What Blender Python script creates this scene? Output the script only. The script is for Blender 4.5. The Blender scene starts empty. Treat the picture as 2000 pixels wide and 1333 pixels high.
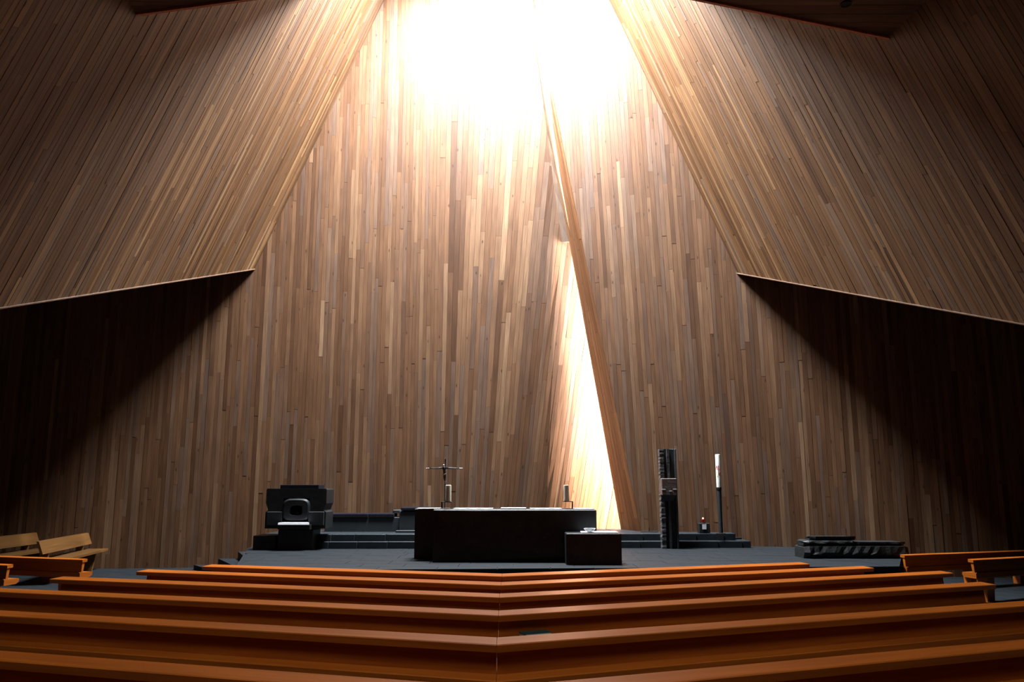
import bpy, math, random
from mathutils import Vector, Matrix

# ------------------------------------------------------------------ camera, light, exposure
scene = bpy.context.scene
col = scene.collection
PW, PH, F = 2000.0, 1333.0, 1600.0
PITCH = math.atan(284.0 / F)
EYE = 1.70
CP, SP = math.cos(PITCH), math.sin(PITCH)

cam = bpy.data.cameras.new('camera')
cam.sensor_width = 36.0
cam.lens = 36.0 * F / PW
cam.clip_end = 200
cam_ob = bpy.data.objects.new('camera', cam)
col.objects.link(cam_ob)
cam_ob.location = (0, 0, EYE)
cam_ob.rotation_euler = (math.pi / 2 + PITCH, 0, 0)
scene.camera = cam_ob

world = bpy.data.worlds.new('world')
scene.world = world
world.use_nodes = True
world.node_tree.nodes['Background'].inputs[0].default_value = (0.75, 0.85, 1.0, 1)
world.node_tree.nodes['Background'].inputs[1].default_value = 0.02

scene.view_settings.view_transform = 'Standard'
scene.view_settings.look = 'None'
scene.view_settings.gamma = 1.0
scene.view_settings.exposure = 0.0
scene.view_settings.use_curve_mapping = False
scene.cycles.max_bounces = 8
scene.cycles.diffuse_bounces = 5
scene.cycles.glossy_bounces = 3
scene.cycles.use_denoising = True
scene.cycles.sample_clamp_indirect = 6.0


def area_light(name, loc, size, power, color, aim, spread=180):
    l = bpy.data.lights.new(name, 'AREA')
    l.shape = 'RECTANGLE'
    l.size, l.size_y = size
    l.energy = power
    l.color = color
    l.spread = math.radians(spread)
    o = bpy.data.objects.new(name, l)
    col.objects.link(o)
    o.location = loc
    zc = -Vector(aim).normalized()
    yc_ = (Vector((0, 0, 1)) - zc * zc.z).normalized() if abs(zc.z) < 0.9 else Vector((0, 1, 0))
    o.rotation_euler = Matrix((yc_.cross(zc), yc_, zc)).transposed().to_euler()
    return o


# daylight through the roof light over the sanctuary, and through the hidden slot window
area_light('roof_daylight', (-0.3, 19.1, 16.35), (4.2, 2.4), 12400, (0.95, 0.975, 1.0), (0, 0.22, -1), 176)
area_light('slot_daylight', (6.2, 22.15, 6.3), (0.8, 6.2), 11000, (1.0, 0.99, 0.97), (-1, 0.06, 0), 120)
area_light('slot_warm_fill', (6.2, 22.15, 1.9), (0.8, 2.4), 2600, (1.0, 0.66, 0.38), (-1, 0.06, 0), 110)  # second lamp added to tint the foot of the slot orange
# weak fill lamp added under the nave ceiling to lift the rear pews
area_light('nave_fill', (0, 2.5, 8.7), (12, 3.0), 300, (1.0, 0.93, 0.84), (0, 0.15, -1), 120)


# ------------------------------------------------------------------ helpers
def ray(px, py):
    cx, cy = (px - 1000.0) / F, (666.5 - py) / F
    return cx, CP - SP * cy, SP + CP * cy


def at(px, py, Y):
    dx, dy, dz = ray(px, py)
    k = Y / dy
    return Vector((dx * k, Y, EYE + dz * k))


def onz(px, py, z):
    dx, dy, dz = ray(px, py)
    k = (z - EYE) / dz
    return Vector((dx * k, dy * k, z))


SLOPE = 0.0238


def onslope(px, py, h):
    dx, dy, dz = ray(px, py)
    # EYE + k dz = h - SLOPE * k dy
    k = (h - EYE) / (dz + SLOPE * dy)
    return Vector((dx * k, dy * k, EYE + k * dz))


def project(p):
    x, y, z = p[0], p[1], p[2] - EYE
    d = y * CP + z * SP
    return 1000 + F * x / d, 666.5 - F * (z * CP - y * SP) / d


def mesh(name, verts, faces, mat, parent=None, uvs=None, tones=None, origin=None, smooth=False):
    me = bpy.data.meshes.new(name)
    if origin is None:
        origin = parent.location if parent is not None else Vector((0, 0, 0))
    o3 = Vector(origin)
    me.from_pydata([tuple(Vector(v) - o3) for v in verts], [], faces)
    if uvs is not None:
        ul = me.uv_layers.new(name='UVMap')
        k = 0
        flat = []
        for f in uvs:
            for uv in f:
                flat += [uv[0], uv[1]]
        ul.data.foreach_set('uv', flat)
    if tones is not None:
        ca = me.color_attributes.new('tone', 'FLOAT_COLOR', 'CORNER')
        flat = []
        for f, t in zip(faces, tones):
            for _ in f:
                flat += [t[0], t[1], t[2], 1.0]
        ca.data.foreach_set('color', flat)
    if smooth:
        me.polygons.foreach_set('use_smooth', [True] * len(me.polygons))
    me.materials.append(mat)
    me.update()
    o = bpy.data.objects.new(name, me)
    col.objects.link(o)
    if parent is not None:
        o.parent = parent
        if parent.type == 'EMPTY' or True:
            o.location = Vector(origin) - world_loc(parent)
    else:
        o.location = o3
    return o


def world_loc(o):
    v = Vector(o.location)
    while o.parent is not None:
        o = o.parent
        v += Vector(o.location)
    return v


def thing(name, label, cat, loc, group=None):
    o = bpy.data.objects.new(name, None)
    o.empty_display_size = 0.1
    col.objects.link(o)
    o.location = loc
    return tag(o, label, cat, group)


def tag(o, label, cat, group=None):
    o['label'] = label
    o['category'] = cat
    if group:
        o['group'] = group
    return o


def struct(o):
    o['kind'] = 'structure'
    return o


class MB:
    """collects simple solids, built as one mesh"""

    def __init__(s):
        s.v, s.f = [], []

    def add(s, vs, fs):
        b = len(s.v)
        s.v += [Vector(v) for v in vs]
        s.f += [tuple(b + i for i in f) for f in fs]
        return s

    def box(s, x0, x1, y0, y1, z0, z1, m=None, ch=0.0):
        if ch > 0:
            return s.chbox(x0, x1, y0, y1, z0, z1, ch, m)
        vs = [Vector((x, y, z)) for z in (z0, z1) for y in (y0, y1) for x in (x0, x1)]
        if m:
            vs = [m @ v for v in vs]
        return s.add(vs, [(0, 2, 3, 1), (4, 5, 7, 6), (0, 1, 5, 4), (2, 6, 7, 3), (0, 4, 6, 2), (1, 3, 7, 5)])

    def chbox(s, x0, x1, y0, y1, z0, z1, c, m=None):
        """box with chamfered top and vertical edges"""
        ring = lambda d, z: [(x0 + d + c, y0 + d, z), (x1 - d - c, y0 + d, z), (x1 - d, y0 + d + c, z), (x1 - d, y1 - d - c, z),
                             (x1 - d - c, y1 - d, z), (x0 + d + c, y1 - d, z), (x0 + d, y1 - d - c, z), (x0 + d, y0 + d + c, z)]
        return s.rings([ring(0, z0), ring(0, z1 - c), ring(c, z1)], m)

    def rings(s, rs, m=None, cap=True):
        n = len(rs[0])
        vs = [Vector(p) for r in rs for p in r]
        if m:
            vs = [m @ v for v in vs]
        fs = []
        for k in range(len(rs) - 1):
            for i in range(n):
                j = (i + 1) % n
                fs.append((k * n + i, k * n + j, (k + 1) * n + j, (k + 1) * n + i))
        if cap:
            fs.append(tuple(reversed(range(n))))
            fs.append(tuple((len(rs) - 1) * n + i for i in range(n)))
        return s.add(vs, fs)

    def cyl(s, c, r, h, n=20, r2=None, prof=None):
        """lathe about z at c: prof = [(r, z)...]"""
        prof = prof or [(r, 0), (r if r2 is None else r2, h)]
        rs = [[(c[0] + a * math.cos(t * 2 * math.pi / n), c[1] + a * math.sin(t * 2 * math.pi / n), c[2] + z) for t in range(n)] for a, z in prof]
        return s.rings(rs)

    def tube(s, pts, r, n=8):
        pts = [Vector(p) for p in pts]
        rs = []
        for i, p in enumerate(pts):
            d = (pts[min(i + 1, len(pts) - 1)] - pts[max(i - 1, 0)]).normalized()
            a = d.orthogonal().normalized() if abs(d.z) > .9 else d.cross(Vector((0, 0, 1))).normalized()
            if i and (a - pa).length > (a + pa).length:
                a = -a
            pa = a
            b = d.cross(a)
            rr = r[i] if isinstance(r, (list, tuple)) else r
            rs.append([tuple(p + (a * math.cos(t * 2 * math.pi / n) + b * math.sin(t * 2 * math.pi / n)) * rr) for t in range(n)])
        return s.rings(rs)

    def build(s, name, mat, parent=None, origin=None, smooth=False):
        return mesh(name, s.v, s.f, mat, parent, origin=origin, smooth=smooth)


def smooth_by_angle(o, ang=35):
    me = o.data
    me.polygons.foreach_set('use_smooth', [True] * len(me.polygons))
    import bmesh
    bm = bmesh.new()
    bm.from_mesh(me)
    for e in bm.edges:
        if len(e.link_faces) == 2 and e.calc_face_angle(0) > math.radians(ang):
            e.smooth = False
    bm.to_mesh(me)
    bm.free()
    return o


# ------------------------------------------------------------------ materials
def new_mat(name):
    m = bpy.data.materials.new(name)
    m.use_nodes = True
    nt = m.node_tree
    return m, nt, nt.nodes['Principled BSDF']


def ramp(nt, fac, stops):
    n = nt.nodes.new('ShaderNodeValToRGB')
    el = n.color_ramp.elements
    el[0].position, el[0].color = stops[0][0], (*stops[0][1], 1)
    el[1].position, el[1].color = stops[-1][0], (*stops[-1][1], 1)
    for p, c in stops[1:-1]:
        e = el.new(p)
        e.color = (*c, 1)
    nt.links.new(fac, n.inputs[0])
    return n.outputs[0]


def mapping(nt, src, scale, loc=(0, 0, 0)):
    n = nt.nodes.new('ShaderNodeMapping')
    n.inputs['Scale'].default_value = scale
    n.inputs['Location'].default_value = loc
    nt.links.new(src, n.inputs[0])
    return n.outputs[0]


def noise(nt, vec, scale, detail=4, rough=0.55):
    n = nt.nodes.new('ShaderNodeTexNoise')
    n.inputs['Scale'].default_value = scale
    n.inputs['Detail'].default_value = detail
    n.inputs['Roughness'].default_value = rough
    nt.links.new(vec, n.inputs['Vector'])
    return n.outputs['Fac']


def mixc(nt, fac, a, b, mode='MIX'):
    n = nt.nodes.new('ShaderNodeMix')
    n.data_type = 'RGBA'
    n.blend_type = mode
    for s, v in ((0, fac), (6, a), (7, b)):
        if hasattr(v, 'is_linked') or hasattr(v, 'links'):
            nt.links.new(v, n.inputs[s])
        else:
            n.inputs[s].default_value = v if s == 0 else (*v, 1)
    return n.outputs[2]


def math_n(nt, op, a, b=0.0, clamp=False):
    n = nt.nodes.new('ShaderNodeMath')
    n.operation = op
    n.use_clamp = clamp
    for s, v in ((0, a), (1, b)):
        if hasattr(v, 'links'):
            nt.links.new(v, n.inputs[s])
        else:
            n.inputs[s].default_value = v
    return n.outputs[0]


def bump(nt, height, strength, dist, bsdf):
    n = nt.nodes.new('ShaderNodeBump')
    n.inputs['Strength'].default_value = strength
    n.inputs['Distance'].default_value = dist
    nt.links.new(height, n.inputs['Height'])
    nt.links.new(n.outputs[0], bsdf.inputs['Normal'])


def plank_material(name, dark, mid, light, grey):
    m, nt, b = new_mat(name)
    uv = nt.nodes.new('ShaderNodeUVMap').outputs[0]
    at_ = nt.nodes.new('ShaderNodeAttribute')
    at_.attribute_name = 'tone'
    sep = nt.nodes.new('ShaderNodeSeparateColor')
    nt.links.new(at_.outputs['Color'], sep.inputs[0])
    tr, tg, tb = sep.outputs
    base = ramp(nt, tr, [(0.0, dark), (0.5, mid), (1.0, light)])
    base = mixc(nt, tg, base, grey)
    grain = noise(nt, mapping(nt, uv, (45, 1.3, 1)), 1.0, 5, 0.6)
    blot = noise(nt, mapping(nt, uv, (7, 0.9, 1)), 1.0, 3, 0.5)
    g = ramp(nt, grain, [(0.3, (0.72, 0.68, 0.64)), (0.62, (1.08, 1.07, 1.05))])
    base = mixc(nt, 1.0, base, g, 'MULTIPLY')
    g2 = ramp(nt, blot, [(0.3, (0.78, 0.76, 0.75)), (0.65, (1.1, 1.08, 1.05))])
    base = mixc(nt, 1.0, base, g2, 'MULTIPLY')
    # knots
    vo = nt.nodes.new('ShaderNodeTexVoronoi')
    vo.inputs['Scale'].default_value = 1.0
    nt.links.new(mapping(nt, uv, (5.5, 1.9, 1)), vo.inputs['Vector'])
    kn = ramp(nt, vo.outputs['Distance'], [(0.06, (0.38, 0.30, 0.26)), (0.11, (1.0, 1.0, 1.0))])
    base = mixc(nt, 1.0, base, kn, 'MULTIPLY')
    nt.links.new(base, b.inputs['Base Color'])
    b.inputs['Roughness'].default_value = 0.55
    b.inputs['Specular IOR Level'].default_value = 0.22
    bump(nt, grain, 0.35, 0.006, b)
    return m


M_PLANK = plank_material('weathered_larch', (0.048, 0.020, 0.008), (0.112, 0.057, 0.029), (0.205, 0.132, 0.080), (0.100, 0.068, 0.053))
M_PLANK_HOOD = plank_material('larch_hood', (0.040, 0.017, 0.0062), (0.098, 0.049, 0.021), (0.21, 0.127, 0.062), (0.095, 0.065, 0.048))


def wood_flat(name, colr, rough=0.6):
    m, nt, b = new_mat(name)
    tc = nt.nodes.new('ShaderNodeTexCoord').outputs['Object']
    n1 = noise(nt, mapping(nt, tc, (6, 6, 0.6)), 3.0, 5)
    nt.links.new(ramp(nt, n1, [(0.3, tuple(c * 0.7 for c in colr)), (0.7, tuple(c * 1.2 for c in colr))]), b.inputs['Base Color'])
    b.inputs['Roughness'].default_value = rough
    return m


M_BACK = wood_flat('dark_backing_wood', (0.05, 0.03, 0.018))
M_ROOM = wood_flat('plain_larch', (0.08, 0.047, 0.027))
M_REVEAL = plank_material('bounce_lit_larch', (0.0800, 0.0320, 0.0128), (0.1360, 0.0608, 0.0256), (0.2080, 0.1040, 0.0480), (0.1280, 0.0720, 0.0400))  # larch copy, brighter and more orange to stand in for bounced light
M_SLOT = wood_flat('bounce_lining', (0.55, 0.33, 0.18))  # lining colour brightened to bounce slot light onto the reveal
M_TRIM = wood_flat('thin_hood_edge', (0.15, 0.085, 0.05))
M_RED = wood_flat('red_lit_edge_wood', (0.55, 0.2, 0.09))  # colour carries the red-lit look of scattered light on the edge


def pew_material(name, dark, light, rough=0.28):
    m, nt, b = new_mat(name)
    uv = nt.nodes.new('ShaderNodeUVMap').outputs[0]
    n1 = noise(nt, mapping(nt, uv, (0.9, 26, 1)), 1.0, 5, 0.6)
    n2 = noise(nt, mapping(nt, uv, (0.35, 5, 1)), 1.0, 3)
    c = ramp(nt, n1, [(0.3, dark), (0.7, light)])
    c = mixc(nt, 1.0, c, ramp(nt, n2, [(0.3, (0.8, 0.78, 0.75)), (0.7, (1.12, 1.1, 1.08))]), 'MULTIPLY')
    nt.links.new(c, b.inputs['Base Color'])
    b.inputs['Roughness'].default_value = rough
    b.inputs['Coat Weight'].default_value = 0.06
    b.inputs['Specular IOR Level'].default_value = 0.35
    b.inputs['Coat Roughness'].default_value = 0.22
    bump(nt, n1, 0.08, 0.002, b)
    return m


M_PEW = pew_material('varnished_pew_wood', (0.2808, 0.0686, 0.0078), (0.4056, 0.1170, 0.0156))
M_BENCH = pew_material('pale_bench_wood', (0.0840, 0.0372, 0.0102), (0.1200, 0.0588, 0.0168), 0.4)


def stone(name, a, b_, scale, rough, bmp=0.3, speck=None, spec=0.5):
    m, nt, b = new_mat(name)
    tc = nt.nodes.new('ShaderNodeTexCoord').outputs['Object']
    n1 = noise(nt, tc, scale, 7, 0.62)
    c = ramp(nt, n1, [(0.32, a), (0.7, b_)])
    if speck:
        n3 = noise(nt, mapping(nt, tc, (1, 1, 1), (3, 7, 1)), scale * 9, 3)
        c = mixc(nt, ramp(nt, n3, [(0.66, (0, 0, 0)), (0.74, (1, 1, 1))]), c, speck)
    nt.links.new(c, b.inputs['Base Color'])
    n2 = noise(nt, tc, scale * 3, 5)
    r = nt.nodes.new('ShaderNodeMapRange')
    r.inputs[3].default_value = rough - 0.08
    r.inputs[4].default_value = rough + 0.12
    nt.links.new(n2, r.inputs[0])
    nt.links.new(r.outputs[0], b.inputs['Roughness'])
    b.inputs['Specular IOR Level'].default_value = spec
    bump(nt, n2, bmp, 0.008, b)
    return m


M_SLATE = stone('grey_slate', (0.0071, 0.0101, 0.0130), (0.0143, 0.0185, 0.0227), 2.2, 0.6, 0.4, (0.0252, 0.0294, 0.0336), 0.15)
M_SLATE_D = stone('dark_slate', (0.0090, 0.0130, 0.0165), (0.0180, 0.0240, 0.0290), 2.2, 0.6, 0.3, None, 0.15)
M_GROUT = stone('grout', (0.0126, 0.0151, 0.0176), (0.0189, 0.0218, 0.0252), 6, 0.8, 0.2, None, 0.15)
M_BLACK = stone('black_stone', (0.006, 0.008, 0.009), (0.016, 0.019, 0.021), 3.0, 0.42, 0.35, (0.06, 0.06, 0.06), 0.35)
M_ROUGH = stone('rough_black_stone', (0.0040, 0.0050, 0.0055), (0.0150, 0.0170, 0.0180), 7.0, 0.5, 1.0, (0.0600, 0.0650, 0.0650), 0.4)
M_BLUE = stone('blue_grey_stone', (0.0063, 0.0108, 0.0144), (0.0126, 0.0198, 0.0252), 3.0, 0.6, 0.3)
M_CUSH = stone('black_cushion_fabric', (0.008, 0.008, 0.012), (0.014, 0.014, 0.02), 30, 0.95, 0.2, None, 0.05)
M_GREYCOL = stone('grey_ribbed_stone', (0.0210, 0.0252, 0.0300), (0.0720, 0.0780, 0.0870), 9.0, 0.6, 1.0)
M_BROWNST = stone('brown_stone', (0.06, 0.045, 0.038), (0.12, 0.09, 0.075), 8.0, 0.6, 0.6, (0.28, 0.25, 0.22))


def plain(name, c, rough=0.5, metal=0.0, **kw):
    m, nt, b = new_mat(name)
    tc = nt.nodes.new('ShaderNodeTexCoord').outputs['Object']
    n1 = noise(nt, tc, 14, 3)
    nt.links.new(ramp(nt, n1, [(0.3, tuple(x * 0.9 for x in c)), (0.7, tuple(min(1, x * 1.06) for x in c))]), b.inputs['Base Color'])
    b.inputs['Roughness'].default_value = rough
    b.inputs['Metallic'].default_value = metal
    for k, v in kw.items():
        b.inputs[k].default_value = v
    return m


M_IRON = plain('black_iron', (0.02, 0.018, 0.017), 0.5, 0.6)
M_STEEL = plain('brushed_steel', (0.25, 0.26, 0.25), 0.35, 0.9)
M_SILVER = plain('silvered_bronze', (0.45, 0.50, 0.55), 0.3, 0.8)
M_BRONZE = plain('dark_bronze', (0.05, 0.055, 0.055), 0.4, 0.7)
M_WAX = plain('ivory_wax', (0.55, 0.55, 0.42), 0.5)
M_WHITEWAX = plain('white_wax', (0.62, 0.66, 0.62), 0.5)
M_LINEN = plain('white_linen', (0.6, 0.62, 0.68), 0.9)
M_CARD = plain('white_card', (0.8, 0.85, 0.9), 0.7)
M_REDPRINT = plain('red_wax_print', (0.5, 0.04, 0.03), 0.5)
M_GREENPRINT = plain('green_wax_print', (0.35, 0.62, 0.25), 0.5)
M_TEAL = plain('teal_book_cover', (0.01, 0.05, 0.05), 0.6)
M_HOLE = plain('black_lamp_opening', (0.003, 0.003, 0.003), 0.9)

m, nt, b = new_mat('clear_glass')
b.inputs['Base Color'].default_value = (0.93, 0.97, 1, 1)
b.inputs['Transmission Weight'].default_value = 0.85
b.inputs['Roughness'].default_value = 0.12
b.inputs['IOR'].default_value = 1.45
M_GLASS = m
m, nt, b = new_mat('window_glass')
b.inputs['Base Color'].default_value = (1, 1, 1, 1)
b.inputs['Transmission Weight'].default_value = 1.0
b.inputs['Roughness'].default_value = 0.0
b.inputs['IOR'].default_value = 1.01
M_PANE = m
m, nt, b = new_mat('red_lamp_glass')
b.inputs['Base Color'].default_value = (0.2, 0.012, 0.008, 1)
b.inputs['Transmission Weight'].default_value = 0.5
b.inputs['Roughness'].default_value = 0.15
b.inputs['Emission Color'].default_value = (1.0, 0.07, 0.02, 1)
b.inputs['Emission Strength'].default_value = 0.04
M_REDGLASS = m
m, nt, b = new_mat('flame')
b.inputs['Emission Color'].default_value = (1.0, 0.62, 0.28, 1)
b.inputs['Emission Strength'].default_value = 14
M_FLAME = m

R = random.Random(7)


# ------------------------------------------------------------------ planked surfaces
def clip(poly, hp):
    """Sutherland-Hodgman in uv by a*u + b*v + c >= 0"""
    a, b, c = hp
    out = []
    for i in range(len(poly)):
        p, q = poly[i], poly[(i + 1) % len(poly)]
        dp, dq = a * p[0] + b * p[1] + c, a * q[0] + b * q[1] + c
        if dp >= 0:
            out.append(p)
        if (dp >= 0) != (dq >= 0):
            t = dp / (dp - dq)
            out.append((p[0] + (q[0] - p[0]) * t, p[1] + (q[1] - p[1]) * t))
    return out


def area2(poly):
    return 0.5 * abs(sum(poly[i][0] * poly[(i + 1) % len(poly)][1] - poly[(i + 1) % len(poly)][0] * poly[i][1] for i in range(len(poly))))


def planked(host, fmap, fnor, u0, u1, vr, width, mat, halfplanes=(), gap=0.004, lens=(1.2, 3.8), proud=0.008, split_rows=1):
    """cover fmap(u,v) with staggered planks; the 300 largest on screen are parts of host, the rest one stuff part"""
    items = []
    u = u0
    while u < u1:
        w = width * R.uniform(0.85, 1.15)
        va, vb = vr(u + w / 2)
        colt = R.gauss(0, 0.10)
        v = va - R.uniform(0, lens[1] * 0.8)
        while v < vb:
            L = R.uniform(*lens)
            a, b = max(v, va), min(v + L, vb)
            v += L
            if b - a < 0.05:
                continue
            poly = [(u + gap / 2, a + 0.0015), (u + w - gap / 2, a + 0.0015), (u + w - gap / 2, b - 0.0015), (u + gap / 2, b - 0.0015)]
            if b - a > 2.0:
                k = max(1, int((b - a) / 1.6))
                ls = [(u + gap / 2, a + (b - a) * i / k) for i in range(1, k)]
                rs = [(u + w - gap / 2, a + (b - a) * i / k) for i in range(1, k)]
                poly = [poly[0], poly[1]] + rs + [poly[2], poly[3]] + ls[::-1]
            for hp in halfplanes:
                poly = clip(poly, hp)
                if len(poly) < 3:
                    break
            if len(poly) < 3 or area2(poly) < 0.002:
                continue
            pr = R.uniform(-proud, proud)
            front = [fmap(*p) + fnor(*p) * (0.012 + pr) for p in poly]
            back = [fmap(*p) - fnor(*p) * 0.018 for p in poly]
            n = len(poly)
            faces = [tuple(range(n))] + [(i, n + i, n + (i + 1) % n, (i + 1) % n) for i in range(n)]
            # orientation: front normal must look along fnor
            nn = (front[1] - front[0]).cross(front[-1] - front[0])
            if nn.dot(fnor(*poly[0])) < 0:
                faces = [tuple(reversed(f)) for f in faces]
            ou, ov = R.uniform(0, 50), R.uniform(0, 50)
            uvall = [(p[0] - u + ou, p[1] + ov) for p in poly] * 2
            uvs = [[uvall[i] for i in f] for f in faces]
            t = min(1, max(0, 0.43 + colt + R.gauss(0, 0.115)))
            if R.random() < 0.06:
                t = min(1, t + 0.3)
            g = 0.0 if R.random() < 0.68 else R.uniform(0.1, 0.75)
            tones = [(t, g, R.random())] * len(faces)
            pp = [project(q) for q in front]
            vis = area2([(min(2000, max(0, q[0])), min(1333, max(0, q[1]))) for q in pp])
            items.append((vis, front + back, faces, uvs, tones))
        u += w
    items.sort(key=lambda r: -r[0])
    for k, it in enumerate(items[:300]):
        o = mesh('plank', it[1], it[2], mat, host, it[3], it[4], origin=it[1][0])
    rest = items[300:]
    if rest:
        V, Fc, U, T = [], [], [], []
        for it in rest:
            bse = len(V)
            V += it[1]
            Fc += [tuple(bse + i for i in f) for f in it[2]]
            U += it[3]
            T += it[4]
        o = mesh('planks', V, Fc, mat, host, U, T, origin=(0, 0, 0))
        o['kind'] = 'stuff'
        o.location = -world_loc(host)


def interp(pts, x):
    if x <= pts[0][0]:
        return pts[0][1]
    for (x0, y0), (x1, y1) in zip(pts, pts[1:]):
        if x <= x1:
            t = (x - x0) / (x1 - x0)
            return y0 + (y1 - y0) * t
    return pts[-1][1]


def smooth_curve(pts, n=6):
    """densify a polyline y(x) with Catmull-Rom in y"""
    out = []
    P = [pts[0]] + list(pts) + [pts[-1]]
    for i in range(1, len(P) - 2):
        p0, p1, p2, p3 = P[i - 1], P[i], P[i + 1], P[i + 2]
        for k in range(n):
            t = k / n
            f = lambda a: 0.5 * (2 * p1[a] + (p2[a] - p0[a]) * t + (2 * p0[a] - 5 * p1[a] + 4 * p2[a] - p3[a]) * t * t + (3 * p1[a] - p0[a] - 3 * p2[a] + p3[a]) * t ** 3)
            out.append((p1[0] + (p2[0] - p1[0]) * t, f(1)))
    out.append(pts[-1])
    return out


CA = smooth_curve([(-17, 19.6), (-14, 20.9), (-11, 21.3), (-7, 21.6), (-3, 21.85), (1, 21.95), (2.2, 22.25), (3.5, 22.8), (5.2, 23.7), (7, 24.6)])
CB = smooth_curve([(0.2, 21.9), (1.4, 21.6), (3.2, 21.0), (5.8, 20.4), (8.5, 19.7), (11, 19.2), (14, 18.4), (17, 17.0)])
yA = lambda x: interp(CA, x)
yB = lambda x: interp(CB, x)
ZTOP = 16.0
FLOOR_BACK = -0.345

leanA = lambda u: 0.0 if u < -2.0 else min(0.22, 0.05 * (u + 2.0))
leanB = lambda u: -max(0.0, min(0.04, 0.04 * (8.0 - u) / 4.0))


def mapA(u, v):
    x = u + leanA(u) * v
    return Vector((x, yA(x), v))


def norA(u, v):
    x = u + leanA(u) * v
    d = (yA(x + 0.05) - yA(x - 0.05)) / 0.1
    return Vector((d, -1, 0)).normalized()


def mapB(u, v):
    x = u + leanB(u) * v
    return Vector((x, yB(x), v))


def norB(u, v):
    x = u + leanB(u) * v
    d = (yB(x + 0.05) - yB(x - 0.05)) / 0.1
    return Vector((d, -1, 0)).normalized()


def on_curve(px, py, fy):
    Y = 20.0
    for _ in range(40):
        p = at(px, py, Y)
        Y = fy(p.x)
    return at(px, py, Y)


# hood planes (the inclined upper side walls)
PL, TL = on_curve(497, 525, yA), on_curve(750, 0, yA)
QL = at(0, 600, 12.0)
PR, TR = on_curve(1440, 533, yB), on_curve(1190, 0, yB)
QR = at(2000, 632, 12.3)


class Hood:
    def __init__(s, P, T, Q, side):
        s.P = P
        s.p = (T - P).normalized()
        s.e = (Q - P).normalized()
        n = s.e.cross(s.p).normalized()
        if n.x * side > 0:
            n = -n
        s.n = n

    def map(s, u, v):
        return s.P + s.e * u + s.p * v

    def nor(s, u, v):
        return s.n

    def x_at(s, Y, z):
        # plane n.(x - P) = 0
        n, P = s.n, s.P
        return P.x - (n.y * (Y - P.y) + n.z * (z - P.z)) / n.x


HL, HR = Hood(PL, TL, QL, -1), Hood(PR, TR, QR, 1)

ZC = 8.9
cl0, cl1 = onz(232, 30, ZC), onz(450, 0, ZC)
cr0, cr1 = onz(1680, 60, ZC), onz(1385, 0, ZC)


def line_hit(a, b, c, d):
    x1, y1, x2, y2, x3, y3, x4, y4 = a.x, a.y, b.x, b.y, c.x, c.y, d.x, d.y
    D = (x1 - x2) * (y3 - y4) - (y1 - y2) * (x3 - x4)
    px = ((x1 * y2 - y1 * x2) * (x3 - x4) - (x1 - x2) * (x3 * y4 - y3 * x4)) / D
    py = ((x1 * y2 - y1 * x2) * (y3 - y4) - (y1 - y2) * (x3 * y4 - y3 * x4)) / D
    return Vector((px, py, ZC))


apex = line_hit(cl0, cl1, cr0, cr1)
# outward ends of the ceiling edge on the hood planes
cl_out = cl0 + (cl0 - apex).normalized() * 0.6
cr_out = cr0 + (cr0 - apex).normalized() * 0.6

# ---- wall_back (surface A)
def grid_wall(name, fmap, fnor, us, v0, vf, mat, off=0.02, thick=0.3):
    V, Fc = [], []
    for u in us:
        vt = vf(u)
        for k in range(9):
            v = v0 + (vt - v0) * k / 8
            V.append(fmap(u, v) - fnor(u, v) * off)
            V.append(fmap(u, v) - fnor(u, v) * (off + thick))
    n = 18
    for i in range(len(us) - 1):
        for k in range(8):
            a = i * n + 2 * k
            Fc.append((a, a + n, a + n + 2, a + 2))
            Fc.append((a + 1, a + 3, a + n + 3, a + n + 1))
        a = i * n
        Fc.append((a, a + 1, a + n + 1, a + n))
        a = i * n + 16
        Fc.append((a, a + n, a + n + 1, a + 1))
    for i in (0, len(us) - 1):
        for k in range(8):
            a = i * n + 2 * k
            Fc.append((a, a + 2, a + 3, a + 1) if i == 0 else (a, a + 1, a + 3, a + 2))
    return struct(mesh(name, V, Fc, mat))


def topA(u):
    if u < PL.x:
        return PL.z + 0.8
    return ZTOP


def vrA(u):
    # behind the hood the planks stop just above its edge
    if u < PL.x - 0.05:
        return (FLOOR_BACK, PL.z + 0.5)
    k = (TL.z - PL.z) / (TL.x - PL.x)
    z = PL.z + (u - PL.x) * k + 0.5
    return (FLOOR_BACK, min(ZTOP, z) if u < TL.x + 1.0 else ZTOP)


us = [-17 + 0.5 * i for i in range(45)]
wall_back = grid_wall('wall_back', mapA, norA, [u for u in us if u <= 6.0] + [6.4], FLOOR_BACK - 0.1, lambda u: ZTOP, M_BACK)
planked(wall_back, mapA, norA, -13.5, 4.2, vrA, 0.102, M_PLANK, lens=(1.5, 5.0), proud=0.003)

# ---- wall_right (surface B), cut along the slanting edge
Nb = at(1250, 1030, yB(3.3))
for _ in range(10):
    Nb = at(1250, 1030, yB(Nb.x))
# N edge pixel line and its 3D points on B
Npx = [(1250, 1032), (1225, 900), (1195, 750), (1170, 600), (1143, 450), (1120, 330), (1093, 200), (1055, 60), (1040, 0)]
N3 = [on_curve(px, py, yB) for px, py in Npx]
Fpx = [(1213, 1032), (1190, 900), (1163.5, 750), (1136, 600), (1108, 450), (1085, 330), (1063, 200), (1042, 60), (1036, 0)]
dep = [1.0, 0.9, 0.8, 0.66, 0.5, 0.36, 0.2, 0.06, 0.02]
F3 = [at(px, py, min(yA(n.x - 0.35) - 0.1, n.y + d)) for (px, py), n, d in zip(Fpx, N3, dep)]


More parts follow.
